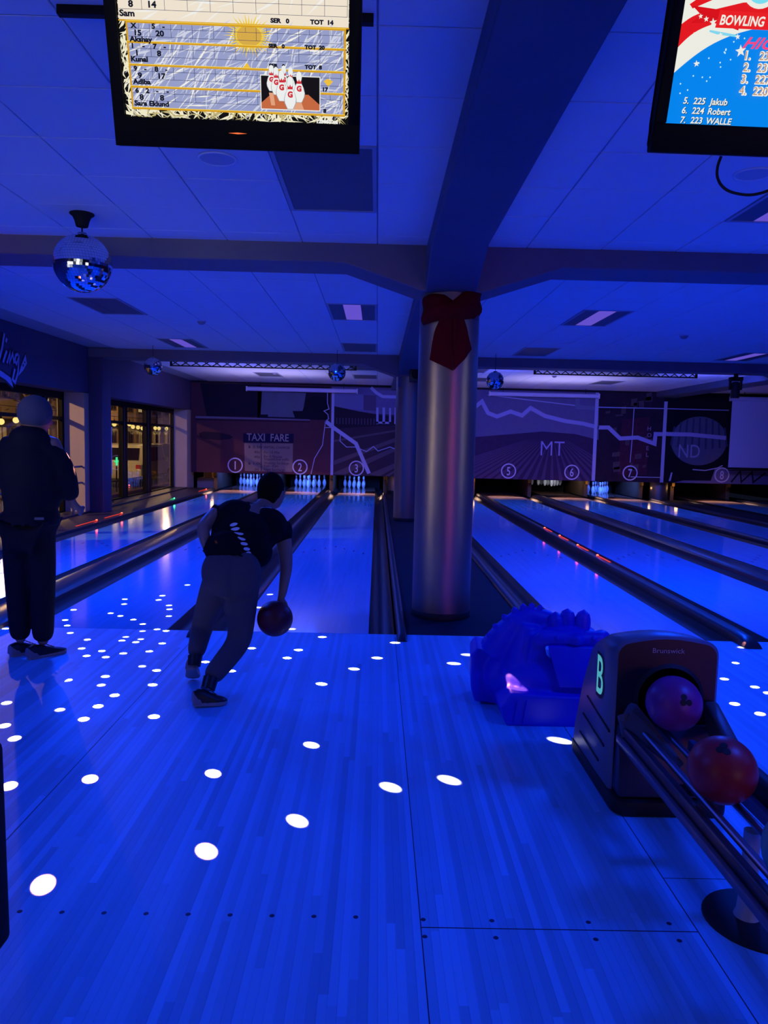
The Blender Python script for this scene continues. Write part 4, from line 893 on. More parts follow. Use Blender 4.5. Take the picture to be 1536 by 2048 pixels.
for i in range(1, len(LP)-2):
    for k in range(6):
        f = k/6; p0, p1, p2, p3 = LP[i-1:i+3]
        loop.append(tuple(.5*(2*p1[c]+(p2[c]-p0[c])*f+(2*p0[c]-5*p1[c]+4*p2[c]-p3[c])*f*f+(3*p1[c]-p0[c]-3*p2[c]+p3[c])*f**3) for c in (0, 1)))
cb = MB(); cb.path([F2(a, b, -.06) for a, b in loop], .0045, 8); cb.build('power_cable', m_rubber, t2, smooth=True)

# ================================================================== RED BOW ON THE COLUMN
bw = thing('ribbon_bow', 'large dark red velvet bow tied to the top of the front column', 'bow', (1.68, .49, 2.66))
def cyl(x, z, d):  # wrap onto the front of the column with a standoff
    a = (x-COLX)/ (COLR+.02); r = COLR+.012+d
    if abs(a) < 1.05: return (COLX+math.sin(a)*r, .76-math.cos(a)*r, z)
    s = 1 if a > 0 else -1; e = abs(a)-1.05
    return (COLX+s*(math.sin(1.05)*r+e*COLR*.85), .76-math.cos(1.05)*r+e*COLR*.1, z)
def ribbon(name, top, bot, thick, fold):
    """sheet between two edge polylines (x,z), puffed like a stuffed ribbon loop"""
    n, m = 14, 8; fr, bk = [], []
    def samp(p, t):
        t *= len(p)-1; i = min(int(t), len(p)-2); f = t-i; return (p[i][0]+(p[i+1][0]-p[i][0])*f, p[i][1]+(p[i+1][1]-p[i][1])*f)
    vs = []
    for i in range(n+1):
        a, b = samp(top, i/n), samp(bot, i/n)
        for j in range(m+1):
            f = j/m; x, z = a[0]+(b[0]-a[0])*f, a[1]+(b[1]-a[1])*f
            h = thick*(math.sin(math.pi*min(1, max(0, i/n)))**.5*.6+.4)*math.sin(math.pi*f)**.5+.012*math.sin(fold*f*math.pi*2+i*.3)
            vs.append((x, z, h))
    mb = MB(); V0 = [cyl(x, z, .012+max(h, 0)) for x, z, h in vs]; V1 = [cyl(x, z, 0) for x, z, h in vs]; k = len(vs); fs = []
    for i in range(n):
        for j in range(m):
            q = (i*(m+1)+j, i*(m+1)+j+1, (i+1)*(m+1)+j+1, (i+1)*(m+1)+j); fs.append(q); fs.append(tuple(k+t_ for t_ in q[::-1]))
    bd = [i*(m+1) for i in range(n+1)]+[n*(m+1)+j for j in range(1, m+1)]+[i*(m+1)+m for i in range(n-1, -1, -1)]+[j for j in range(m-1, 0, -1)]
    for a, b in zip(bd, bd[1:]+bd[:1]): fs.append((a, b, k+b, k+a))
    mb.add(V0+V1, fs); return mb.build(name, m_velvet, bw, smooth=True, sharp=70)
ribbon('loop', [(1.428, 2.737), (1.53, 2.742), (1.62, 2.728), (1.69, 2.680)], [(1.412, 2.497), (1.50, 2.512), (1.60, 2.528), (1.69, 2.52)], .05, 1.5)
ribbon('loop', [(1.935, 2.815), (1.86, 2.80), (1.77, 2.755), (1.68, 2.680)], [(1.965, 2.585), (1.88, 2.550), (1.78, 2.535), (1.68, 2.52)], .05, 1.5)
ribbon('tail', [(1.60, 2.575), (1.545, 2.44), (1.515, 2.30), (1.498, 2.205)], [(1.685, 2.575), (1.69, 2.44), (1.70, 2.28), (1.702, 2.115)], .016, 1.2)
ribbon('tail', [(1.685, 2.575), (1.69, 2.44), (1.70, 2.28), (1.712, 2.118)], [(1.775, 2.545), (1.82, 2.44), (1.85, 2.36), (1.872, 2.30)], .016, 1.2)
kn = MB().sphere(cyl(1.685, 2.60, .03), .055, 16, 10, (.9, .7, 1.3)); kn.build('knot', m_velvet, bw, smooth=True)

# ================================================================== BALL RETURN
br = thing('ball_return', 'grey ball-return machine with black rails carrying bowling balls, right foreground', 'ball return', (2.33, -2.9, 0))
HX = 2.328
def hood_sec(y, hw, zt, rr, arch=.03, z0=.02):
    pts = [(HX-hw, z0)]
    n = 6
    for i in range(n+1):
        t = math.pi-math.pi/2*i/n; pts.append((HX-hw+rr+rr*math.cos(t), zt-rr+rr*math.sin(t)-arch*(1 if i == 0 else 1-i/n*.35)))
    for i in range(1, 6):
        f = i/6; pts.append((HX-hw+rr+(2*hw-2*rr)*f, zt-arch*.65+arch*.65*math.sin(math.pi*f)))
    for i in range(n+1):
        t = math.pi/2-math.pi/2*i/n; pts.append((HX+hw-rr+rr*math.cos(t), zt-rr+rr*math.sin(t)-arch*(1 if i == n else .65+i/n*.35)))
    pts.append((HX+hw, z0))
    return [(a, y, b) for a, b in pts]
secs = [hood_sec(-2.815, .208, .722, .05), hood_sec(-2.80, .222, .732, .055), hood_sec(-2.62, .225, .715, .06), hood_sec(-2.48, .225, .655, .07), hood_sec(-2.36, .225, .48, .08), hood_sec(-2.26, .226, .22, .06, .02), hood_sec(-2.23, .222, .08, .02, .01)]
hb = MB(); np_ = len(secs[0])
for a, b in zip(secs, secs[1:]):
    for i in range(np_-1): hb.add([a[i], a[i+1], b[i+1], b[i]], [(0, 1, 2, 3)])
hb.add(secs[-1], [tuple(range(np_))])
hood = hb.build('hood', m_grey, br, smooth=True, sharp=50)
# front panel with the round ball port
pc = (2.340, .470); pr = .135; out = [(p[0], p[2]) for p in secs[0]]
def hit(t):
    dx, dz = math.cos(t), math.sin(t); best = 9
    for (ax, az), (bx_, bz) in zip(out, out[1:]+out[:1]):
        ex, ez = bx_-ax, bz-az; den = dx*ez-dz*ex
        if abs(den) < 1e-9: continue
        s = ((ax-pc[0])*ez-(az-pc[1])*ex)/den; u = ((ax-pc[0])*dz-(az-pc[1])*dx)/den
        if s > 0 and -1e-6 <= u <= 1+1e-6: best = min(best, s)
    return best
angs = sorted([2*math.pi*i/72 for i in range(72)]+[math.atan2(z-pc[1], x-pc[0]) % (2*math.pi) for x, z in (out[0], out[-1])])
pi_, po_, pd_ = [], [], []
for t in angs:
    k = hit(t); c, s = math.cos(t), math.sin(t)
    pi_.append((pc[0]+c*pr, -2.818, pc[1]+s*pr)); po_.append((pc[0]+c*k, -2.815, pc[1]+s*k)); pd_.append((pc[0]+c*pr*.97, -2.52, pc[1]+s*pr*.97))
fp = MB(); n = len(angs)
fp.add(pi_+po_, [(i, (i+1) % n, n+(i+1) % n, n+i) for i in range(n)])
fp.build('front_panel', m_hoodp, br, smooth=False)
pt = MB().add(pi_+pd_, [(i, (i+1) % n, n+(i+1) % n, n+i) for i in range(n)]); pt.add(pd_, [tuple(range(n))]); pt.build('ball_port', m_rubber, br, smooth=True, sharp=60)
def rim(mb, c, r, w, y0, y1, n=48):
    for i in range(n):
        t0, t1 = 2*math.pi*i/n, 2*math.pi*(i+1)/n
        P = lambda t, q, y: (c[0]+math.cos(t)*q, y, c[1]+math.sin(t)*q)
        mb.add([P(t0, r, y0), P(t1, r, y0), P(t1, r+w, y1), P(t0, r+w, y1)], [(0, 1, 2, 3)]); mb.add([P(t0, r, y0), P(t1, r, y0), P(t1, r, y1+.01), P(t0, r, y1+.01)], [(0, 1, 2, 3)])
rm = MB(); rim(rm, pc, pr-.002, .016, -2.829, -2.818); rm.build('port_rim', m_rubber, br, smooth=True)
lt = MB(); add_text(lt, 'Brunswick', .03, lambda a, b, d: (a, -2.8195-d, b), 2.262, .664, .0, fit=.135); lt.build('lettering', mat('letter_silver', (.55, .45, .50), .4), br)
lf = MB().add([(2.12, -2.905, .07), (2.56, -2.905, .07), (2.54, -2.835, .36), (2.13, -2.835, .36), (2.12, -2.80, .07), (2.56, -2.80, .07), (2.54, -2.80, .36), (2.13, -2.80, .36)], [(0, 1, 2, 3), (0, 3, 7, 4), (1, 5, 6, 2), (3, 2, 6, 7), (4, 7, 6, 5), (0, 4, 5, 1)])
lf.build('lower_panel', mat('hood_dark_blue', (.035, .035, .065), .4), br, bevel=.012)
sk = MB(); rp = []
for cx_, cy_, a0 in ((2.52, -2.26, 0), (2.155, -2.26, 90), (2.155, -2.86, 180), (2.52, -2.86, 270)):
    for k in range(5): t = math.radians(a0+k*22.5); rp.append((cx_+.06*math.cos(t), cy_+.07*math.sin(t)))
sk.prism(rp, lambda a, b, d: (a, b, d), .065); sk.build('base_skirt', m_rubber, br, bevel=.012)
gv = MB()
for (ya, za), (yb, zb_) in (((-2.455, .352), (-2.80, .314)), ((-2.40, .249), (-2.735, .224)), ((-2.355, .143), (-2.67, .131))):
    d_ = Vector((0, yb-ya, zb_-za)); L0 = d_.length; d_.normalize()
    gv.obox((2.1020, (ya+yb)/2, (za+zb_)/2), (1, 0, 0), d_, Vector((0, -d_.z, d_.y)), .007, L0, .008)
gv.build('side_groove', m_rubber, br)
fe = lambda a, b, d: (2.1022-d, -2.595-a, .425+b)
em = MB(); add_text(em, 'B', .255, fe, -.012, -.006, .0006, bold=.014, sx=.80); em.build('emblem_edge', m_rubber, br)
em = MB(); add_text(em, 'B', .245, fe, -.002, .0, .0018, bold=.002, sx=.78); em.build('emblem', emat('emblem_cyan', (.10, .50, .62), .75), br)
# guards, rails and rods
gp = MB().add([(2.135, -2.86, .40), (2.175, -2.835, .455), (2.20, -2.84, .45), (2.275, -3.17, .335), (2.25, -3.185, .325), (2.15, -2.88, .36)], [(0, 1, 2, 3, 4, 5)])
gl = MB(); A = [Vector(v) for v in gp.v]; nrm = Vector((-.5, -.2, -.35)).normalized()*.018
gl.add(A+[v+nrm for v in A], [(0, 1, 2, 3, 4, 5), (11, 10, 9, 8, 7, 6)]+[(i, (i+1) % 6, 6+(i+1) % 6, 6+i) for i in range(6)]); gl.build('guard_plate', m_guard, br, bevel=.004)
MB().tube((2.150, -2.845, .40), (2.150, -2.90, .325), .030, .026, 14).build('guard_corner', m_guard, br, smooth=True)
gr = MB().add([(2.50, -2.83, .33), (2.545, -2.83, .35), (2.545, -2.83, .47), (2.48, -2.83, .47), (2.42, -3.22, .30), (2.47, -3.22, .31), (2.47, -3.22, .425), (2.415, -3.22, .42)], [(0, 1, 2, 3), (7, 6, 5, 4), (0, 4, 5, 1), (1, 5, 6, 2), (2, 6, 7, 3), (3, 7, 4, 0)])
gr.build('guard_arm', m_guard, br, bevel=.02, segs=3)
Ye = -5.0
MB().box(2.128, 2.162, Ye, -2.87, .315, .368).build('outer_rail', mat('rail_dark', (.035, .022, .030), .4), br, bevel=.012, segs=3)
MB().box(2.108, 2.128, Ye, -2.87, .298, .330).build('rail_edge', mat('rail_edge', (.10, .10, .16), .35), br, bevel=.006)
MB().box(2.160, 2.176, Ye, -2.90, .300, .345).build('inner_rail', mat('rail_blue', (.09, .12, .26), .4), br, bevel=.006)
MB().box(2.405, 2.462, Ye, -3.20, .31, .415).build('outer_rail', m_rubber, br, bevel=.02, segs=3)
MB().box(2.375, 2.405, Ye, -2.95, .300, .345).build('inner_rail', mat('rail_blue', (.09, .12, .26), .4), br, bevel=.006)
for x in (2.192, 2.288): MB().tube((x, Ye, .352), (x, -2.75, .372), .013, n=12).build('track_rod', m_chrome, br, smooth=True)
for y in (-3.3, -4.3): MB().box(2.16, 2.40, y-.03, y+.03, .285, .30).build('cross_tie', m_frame, br)
MB().lathe([(0, .012), (.155, .012), (.172, .006), (.175, 0)], (2.362, -3.61, 0), 40).build('foot_disc', m_rubber, br, smooth=True)
MB().lathe([(.042, .010), (.034, .03), (.026, .12), (.026, .30)], (2.325, -3.60, 0), 18).build('post', mat('post_grey', (.55, .55, .55), .35), br, smooth=True)
def ball(c, m, label, holes, cat='bowling ball', grp='bowling balls on the ball return'):
    c = Vector(c); t = thing('bowling_ball', label, cat, tuple(c), grp)
    MB().sphere(c, .1085, 40, 24).build('shell', m, t, smooth=True)
    for h in holes:
        d = Vector(h).normalized(); mb = MB(); mb.tube(c+d*.1079, c+d*.1089, .0125, .0118, 14); mb.build('finger_hole', m_rubber, t)
    return t
m_bp = mat('ball_purple', (.26, .03, .24), .38, var=.5, vscale=9); m_br = mat('ball_red', (.50, .02, .03), .38, var=.35, vscale=7)
m_bg = mat('ball_green', (.02, .30, .24), .38, var=.4, vscale=8); m_bd = mat('ball_dark_red', (.12, .004, .012), .45)
def toward(c, du, dv):
    f = (Vector(cpos)-Vector(c)).normalized(); r = f.cross(Vector((0, 0, 1))).normalized()*-1; u = r.cross(f)*-1
    return f+r*du+Vector((0, 0, 1))*dv
b1, b2, b3 = (2.296, -2.985, .505), (2.240, -3.545, .4765), (2.240, -4.04, .472)
ball(b1, m_bp, 'purple bowling ball sitting in the port of the ball return', [toward(b1, .40, .34), toward(b1, .34, .08), toward(b1, .62, .12)])
ball(b2, m_br, 'red bowling ball on the ball-return rails in front of the purple ball', [toward(b2, -.16, 1.0), toward(b2, .14, .92), toward(b2, .0, 1.7)])
ball(b3, m_bg, 'green bowling ball at right edge, nearest on the ball-return rails', [toward(b3, .5, .9), toward(b3, .7, .8)])
# ================================================================== DRAGON RAMP
dr = thing('dragon_ramp', 'blue plastic dragon-shaped ball ramp for children beside the ball return', 'ball ramp', (2.1, -1.7, 0))
def rbox(x0, x1, y0, y1, z0, z1): return MB().box(x0, x1, y0, y1, z0, z1)
ex = []
ex.append(MB().prism([(1.82, 0.0), (2.42, 0.0), (2.42, .16), (1.84, .18), (1.79, .10)], lambda a, b, d: (a, -1.93+d, b), .44))           # plinth
ex.append(MB().sphere((2.12, -1.70, .19), .2, 24, 16, (1.55, .9, .85)))                                                             # belly
ex.append(MB().tube((1.93, -1.68, .18), (1.97, -1.66, .50), .125, .075, 20))
hn = MB(); hn.prism([(1.665, .10), (1.69, .02), (1.86, .0), (1.90, .18), (1.86, .30), (1.69, .335), (1.66, .30)], lambda a, b, d: (a+.10*d, -1.60+d, b), .30)  # haunch
ex.append(hn)
ex.append(MB().sphere((1.83, -1.60, .19), .10, 16, 10, (.8, .9, 1.3)))
nk = [(1.80, -1.58, .32), (1.85, -1.62, .42), (1.91, -1.64, .50), (1.99, -1.64, .545), (2.08, -1.64, .52)]
for a, b, r0, r1 in zip(nk, nk[1:], (.10, .085, .07, .055), (.085, .07, .055, .06)): ex.append(MB().tube(a, b, r0, r1, 16)); ex.append(MB().sphere(b, r1, 14, 10))
ex.append(MB().sphere((2.19, -1.70, .475), .075, 20, 12, (2.1, 1.5, .62)))                                                           # brow of the head
ex.append(MB().tube((2.03, -1.80, .46), (2.36, -1.80, .455), .045, .048, 16)); ex.append(MB().sphere((2.36, -1.78, .455), .052, 14, 10)); ex.append(MB().sphere((2.03, -1.80, .46), .045, 14, 10))
ex.append(MB().sphere((2.205, -1.845, .462), .036, 14, 10))                                                                         # nose knob
ex.append(MB().prism([(1.93, .20), (2.10, .20), (2.03, .46), (1.97, .46)], lambda a, b, d: (a, -1.80+d, b), .2))
body = skinned({'a': ((2.15, -1.7, .1), .08), 'b': ((2.15, -1.7, .3), .10)}, [('a', 'b')], .011, ex, 1)
place(body, 'body', m_dragon, dr)
ap = MB().add([(2.045, -1.855, .425), (2.335, -1.855, .425), (2.265, -1.915, .215), (2.105, -1.915, .215), (2.06, -1.80, .43), (2.32, -1.80, .43), (2.26, -1.83, .20), (2.11, -1.83, .20)],
              [(0, 1, 2, 3), (7, 6, 5, 4), (0, 4, 5, 1), (1, 5, 6, 2), (2, 6, 7, 3), (3, 7, 4, 0)])
ap.build('chin_plate', m_dragon, dr, bevel=.008, segs=2)
def horn(p, d, r, l):
    mb = MB(); d = Vector(d).normalized(); q = Vector(p); k = 5
    for i in range(k):
        f0, f1 = i/k, (i+1)/k; mb.tube(q+d*l*f0, q+d*l*f1, r*math.sqrt(max(0, 1-f0**2.6))+.002, r*math.sqrt(max(0, 1-f1**2.6))+.002, 14)
    return mb
for i, (p, l) in enumerate((((2.125, -1.70, .50), .085), ((2.185, -1.70, .51), .095), ((2.262, -1.72, .495), .11))): horn(p, (.10*(i-1), .0, 1), .046, l).build('brow_horn', m_dragon, dr, smooth=True)
for p, d in (((1.755, -1.60, .365), (-.8, -.1, .5)), ((1.775, -1.62, .41), (-.8, -.1, .5)), ((1.805, -1.63, .465), (-.75, -.1, .6)), ((1.85, -1.64, .52), (-.6, -.1, .8)), ((1.90, -1.645, .56), (-.3, -.1, 1)), ((1.945, -1.645, .58), (-.1, -.1, 1)), ((1.99, -1.645, .585), (.1, -.1, 1)), ((2.035, -1.645, .575), (.2, -.1, 1))):
    horn(Vector(p)-Vector(d).normalized()*.02, d, .020, .058).build('crest_spike', m_dragon, dr, smooth=True)
gv = MB()
for k in range(2): gv.obox((1.87+.05*k, -1.934, .08), (1, 0, .0), (0, 1, 0), Vector((.12, 0, 1)).normalized(), .006, .01, .13)
gv.build('plinth_rib', m_dragon, dr)
ey = MB().sphere((2.10, -1.842, .470), .016, 12, 8).sphere((2.30, -1.842, .468), .016, 12, 8); ey.build('eye_boss', m_dragon, dr, smooth=True)

# ================================================================== PEOPLE
def head_mb(c, r, fwd, up=(0, 0, 1), nose=True):
    """skull, jaw, nose, brow, ears facing fwd"""
    c = Vector(c); f = Vector(fwd).normalized(); u = Vector(up); u = (u-f*u.dot(f)).normalized(); s = f.cross(u)
    Rm = Matrix((s, f, u)).transposed(); mb = [MB().sphere(c, r, 24, 16, (.80, .98, 1.14), Rm), MB().sphere(c+f*r*.28-u*r*.52, r*.66, 20, 12, (.82, .95, .85), Rm)]
    if nose:
        n = MB(); n.tube(c+f*r*.92+u*r*.10, c+f*r*1.16-u*r*.22, r*.07, r*.16, 10); n.sphere(c+f*r*1.10-u*r*.24, r*.15, 10, 8); mb.append(n)
        for k in (-1, 1):
            mb.append(MB().sphere(c+s*k*r*.80-u*r*.05-f*r*.02, r*.26, 12, 8, (.32, .75, 1.1), Rm))
            mb.append(MB().sphere(c+s*k*r*.33+f*r*.84+u*r*.22, r*.17, 10, 6, (1.3, .6, .5), Rm))
        mb.append(MB().sphere(c+f*r*.90-u*r*.55, r*.17, 10, 6, (1.7, .5, .35), Rm))
    return mb, (s, f, u)
def hand_joints(wrist, direc, palm_n, ln=.18, curl=.5, prefix='h', side=1):
    """palm and five unequal fingers, each its own bent chain"""
    w = Vector(wrist); d = Vector(direc).normalized(); n = Vector(palm_n); n = (n-d*n.dot(d)).normalized(); s = d.cross(n)*side
    J = {}; E = []
    J[prefix+'p'] = (tuple(w+d*ln*.28), (.030, .017)); J[prefix+'k'] = (tuple(w+d*ln*.45), (.036, .015))
    E.append((prefix+'p', prefix+'k'))
    for i, (off, l) in enumerate(((-.030, .40), (-.010, .47), (.010, .44), (.029, .34))):
        p = w+d*ln*.50+s*off; dd = d.copy(); prev = prefix+'k'
        for k in range(3):
            nm = '%sf%d%d' % (prefix, i, k); J[nm] = (tuple(p), .0088-.0008*k); E.append((prev, nm)); prev = nm
            dd = (dd*math.cos(curl)+n*math.sin(curl)).normalized(); p = p+dd*(ln*l*(.42, .33, .25)[k])
        nm = '%sf%d3' % (prefix, i); J[nm] = (tuple(p), .0065); E.append((prev, nm))
    p = w+d*ln*.22-s*.034; dd = (d*.6-s*.7+n*.3).normalized(); prev = prefix+'p'
    for k in range(3):
        nm = '%st%d' % (prefix, k); J[nm] = (tuple(p), .0105-.001*k); E.append((prev, nm)); prev = nm; dd = (dd+n*.3+d*.3).normalized(); p = p+dd*ln*.17
    return J, E
def shoe(parent, heel, toe, lift_heel=0., m_up=None):
    """low shoe: sole, upper, heel patch"""
    h, t = Vector(heel), Vector(toe); h = h+Vector((0, 0, lift_heel)); d = (t-h); L = d.length; f = d.normalized(); s = f.cross(Vector((0, 0, 1))).normalized(); u = s.cross(f)
    so = MB(); out = [(-.01, .0), (.0, .032), (.10, .036), (.20, .046), (.255, .036), (.285, .0), (.255, -.036), (.20, -.046), (.10, -.036), (.0, -.032)]
    k = L/.285
    so.prism([(a*k, b) for a, b in out], lambda a, b, dd: h+f*a+s*b+u*(dd), .022)
    so.build('shoe_sole', m_sole, parent, bevel=.004)
    prof = [(-.005, .030, .085), (.03, .033, .095), (.08, .034, .090), (.13, .038, .072), (.19, .043, .052), (.245, .036, .040), (.278, .012, .028)]
    up_ = MB(); rows = []
    for a, w, z in prof:
        rows.append([h+f*a*k+s*(w*math.cos(th))+u*(.018+(z-.018)*max(0, math.sin(th))**.7) for th in [math.pi*i/10 for i in range(11)]])
    for r0, r1 in zip(rows, rows[1:]):
        for i in range(10): up_.add([r0[i], r0[i+1], r1[i+1], r1[i]], [(0, 1, 2, 3)])
    up_.add(rows[0], [tuple(range(11))]); up_.add(rows[-1], [tuple(range(11))])
    sh_ = up_.build('shoe_upper', m_up or m_shoe, parent, smooth=True, sharp=60)
    hp = MB(); rows = []
    for a, w, z in [(-.010, .034, .082), (.0, .0355, .080), (.045, .0365, .060), (.06, .0365, .03)]:
        rows.append([h+f*a*k+s*(w*math.cos(th))+u*(.016+(z-.016)*max(0, math.sin(th))**.7) for th in [math.pi*i/10 for i in range(11)]])
    for r0, r1 in zip(rows, rows[1:]):
        for i in list(range(0, 4))+list(range(6, 10)): hp.add([r0[i], r0[i+1], r1[i+1], r1[i]], [(0, 1, 2, 3)])
    hp.add(rows[0], [tuple(range(11))]); hp.build('heel_patch', m_heel, parent, smooth=True)
    lc = MB()
    for q in range(4):
        a = (.105+.022*q)*k; lc.tube(h+f*a-s*.016+u*(.092-.011*q), h+f*(a+.008)+s*.016+u*(.092-.011*q), .0035, n=6)
    lc.build('lace', m_heel, parent, smooth=True)

# ---- the bowler
B = {k: Vector(v) for k, v in DATA['bowl'].items()}
bp = thing('person', 'person bowling in black t-shirt and taupe trousers, bent forward, swinging a dark red ball', 'person', (.15, -1.55, 0))
hand_ball = B['ball']
hR = B['wriR']; hdir = (hand_ball+Vector((.0, .095, .03))-hR).normalized()
head_f = Vector((.42, .86, -.22)); hm, hax = head_mb(B['head'], .098, head_f, (.15, .3, 1))
JB = {'pelvis': (B['pelvis'], (.125, .10)), 'spine': (B['spine'], (.12, .095)), 'chest': (B['chest'], (.14, .11)), 'neck': (B['neck'], .060), 'head': (B['head']-Vector((.0, .0, .02)), .062),
      'shL': (B['shL'], .062), 'elbL': (B['elbL'], .043), 'handL': (B['handL'], .029),
      'shR': (B['shR'], .062), 'elbR': (B['elbR'], .043), 'wriR': (B['wriR'], .028),
      'hipL': (B['hipL'], .088), 'kneeF': (B['kneeF'], .056), 'ankF': (B['ankF'], .038), 'hipR': (B['hipR'], .088), 'kneeN': (B['kneeN'], .056), 'ankN': (B['ankN'], .038)}
EB = [('pelvis', 'spine'), ('spine', 'chest'), ('chest', 'neck'), ('neck', 'head'), ('chest', 'shL'), ('shL', 'elbL'), ('elbL', 'handL'), ('chest', 'shR'), ('shR', 'elbR'), ('elbR', 'wriR'), ('pelvis', 'hipL'), ('hipL', 'kneeF'), ('kneeF', 'ankF'), ('pelvis', 'hipR'), ('hipR', 'kneeN'), ('kneeN', 'ankN')]
J, E = hand_joints(B['wriR'], (hand_ball+Vector((.012, .085, .075))-hR), (hand_ball-(hR+hdir*.08)), .17, .42, 'r', 1)
JB.update(J); EB += E+[('wriR', 'rp')]
J, E = hand_joints(B['handL'], (.35, .3, -.85), (.8, .4, .2), .17, .45, 'l', -1)
JB.update(J); EB += E+[('handL', 'lp')]
place(skinned(JB, EB, .0065, hm, 2, 'pelvis'), 'body', m_skin, bp)
s_, f_, u_ = hax
hh = [MB().sphere(B['head']+u_*.022-f_*.022, .102, 24, 16, (.84, .93, 1.06), Matrix((s_, f_, u_)).transposed()), MB().sphere(B['head']-f_*.045-u_*.02, .078, 20, 12, (.95, .7, 1.0), Matrix((s_, f_, u_)).transposed())]
hair = skinned({'a': (B['head']+u_*.03-f_*.02, .05), 'b': (B['head']+u_*.04-f_*.01, .05)}, [('a', 'b')], .008, hh, 1); place(hair, 'hair', m_hair, bp)
mid = lambda a, b, t: a+(b-a)*t
sj = {'hem': (mid(B['pelvis'], B['spine'], -.05), (.152, .135)), 'spine': (B['spine'], (.150, .128)), 'chest': (B['chest'], (.165, .135)), 'neckb': (mid(B['chest'], B['neck'], .72), (.10, .085)),
      'shL': (B['shL'], .080), 'slL': (mid(B['shL'], B['elbL'], .38), .066), 'shR': (B['shR'], .080), 'slR': (mid(B['shR'], B['elbR'], .42), .068)}
sx_ = [MB().sphere(mid(B['chest'], B['shL'], .5), .115, 20, 14, (1.1, 1.15, .95)), MB().sphere(mid(B['chest'], B['shR'], .5), .12, 20, 14, (1.1, 1.1, 1.0)), MB().sphere(mid(B['spine'], B['chest'], .5), .145, 20, 14, (1.1, 1., .92)), MB().sphere(Vector((.365, -1.33, .835)), .105, 18, 12, (1, 1.1, 1)), MB().sphere(Vector((.20, -1.42, .86)), .125, 18, 12, (1, 1, .9))]
shirt = skinned(sj, [('hem', 'spine'), ('spine', 'chest'), ('chest', 'neckb'), ('chest', 'shL'), ('shL', 'slL'), ('chest', 'shR'), ('shR', 'slR')], .010, sx_, 2, 'spine'); shirt_o = place(shirt, 'tshirt', m_shirt, bp)
pj = {'waist': (mid(B['pelvis'], B['spine'], .35), (.132, .115)), 'pelvis': (B['pelvis']-Vector((0, 0, .02)), (.150, .13)), 'hipL': (B['hipL']-Vector((-.02, 0, .03)), .108), 'kneeF': (B['kneeF'], .074), 'cufF': (mid(B['kneeF'], B['ankF'], .92), .056),
      'hipR': (B['hipR']-Vector((.01, 0, .03)), .112), 'kneeN': (B['kneeN'], .080), 'cufN': (mid(B['kneeN'], B['ankN'], .92), .062)}
px_ = [MB().sphere(B['pelvis']+Vector((-.03, -.045, -.065)), .130, 20, 14, (1.05, .9, 1.15)), MB().sphere(B['pelvis']+Vector((.065, -.04, -.075)), .125, 20, 14, (1, .9, 1.15)), MB().tube(B['hipR']-Vector((.03, 0, .05)), mid(B['hipR'], B['kneeN'], .6)-Vector((.01, 0, 0)), .125, .095, 16)]
place(skinned(pj, [('waist', 'pelvis'), ('pelvis', 'hipL'), ('hipL', 'kneeF'), ('kneeF', 'cufF'), ('pelvis', 'hipR'), ('hipR', 'kneeN'), ('kneeN', 'cufN')], .010, px_, 2, 'pelvis'), 'trousers', m_pants, bp)
sn = MB().tube(mid(B['kneeN'], B['ankN'], .86), B['ankN']+Vector((.01, .0, -.03)), .045, .042, 14); sn.build('sock', m_shoe, bp, smooth=True)
sn = MB().tube(mid(B['kneeF'], B['ankF'], .86), B['ankF']+Vector((.0, .0, -.03)), .045, .040, 14); sn.build('sock', m_shoe, bp, smooth=True)
shoe(bp, (.085, -1.735, 0.0), (.262, -1.655, 0.0), .012)
shoe(bp, (-.012, -1.385, .0), (-.035, -1.225, .0), .105)
# silver lettering across the back of the shirt, laid on the cloth
from mathutils.bvhtree import BVHTree
bmT = bmesh.new(); bmT.from_mesh(shirt_o.data); bmT.transform(Matrix.Translation(OFF[bp])); tree = BVHTree.FromBMesh(bmT); bmT.free()
def patch(ctr, ax, half_l, half_w, mb):
    """small oval laid on the cloth, found along the outward normal"""
    loc, nrm, i, dd = tree.find_nearest(Vector(ctr))
    if loc is None: return
    a = Vector(ax); a = (a-nrm*a.dot(nrm)).normalized(); b = nrm.cross(a); vs = []
    for k in range(12):
        t = 2*math.pi*k/12; q = loc+a*math.cos(t)*half_l+b*math.sin(t)*half_w; l2, n2, _, _ = tree.find_nearest(q); vs.append(l2+n2*.004)
    mb.add(vs, [tuple(range(12))])
lm = MB()
for k, (x, z) in enumerate(((.245, 1.004), (.257, .978), (.278, .951), (.298, .925), (.316, .898), (.334, .869), (.346, .845))):
    hit_ = tree.ray_cast(Vector((x, -2.2, z)), Vector((0, 1, 0)))
    if hit_[0] is not None: patch(hit_[0], (1, 0, .22), .031-.003*abs(k-2), .0108, lm)
lm.build('shirt_print', m_reflect, bp)
lm = MB()
for k in range(7): patch(Vector((.335+.0155*k, -1.17, 1.128-.0075*k)), (1, 0, -.5), .012, .0055, lm)
lm.build('collar_print', m_reflect, bp)
bt = ball(tuple(hand_ball), m_bd, 'dark red bowling ball held in the right hand of the bowler', [Vector((.1, .9, .5)), Vector((-.1, .9, .45)), Vector((0, .6, .8))], grp=None)

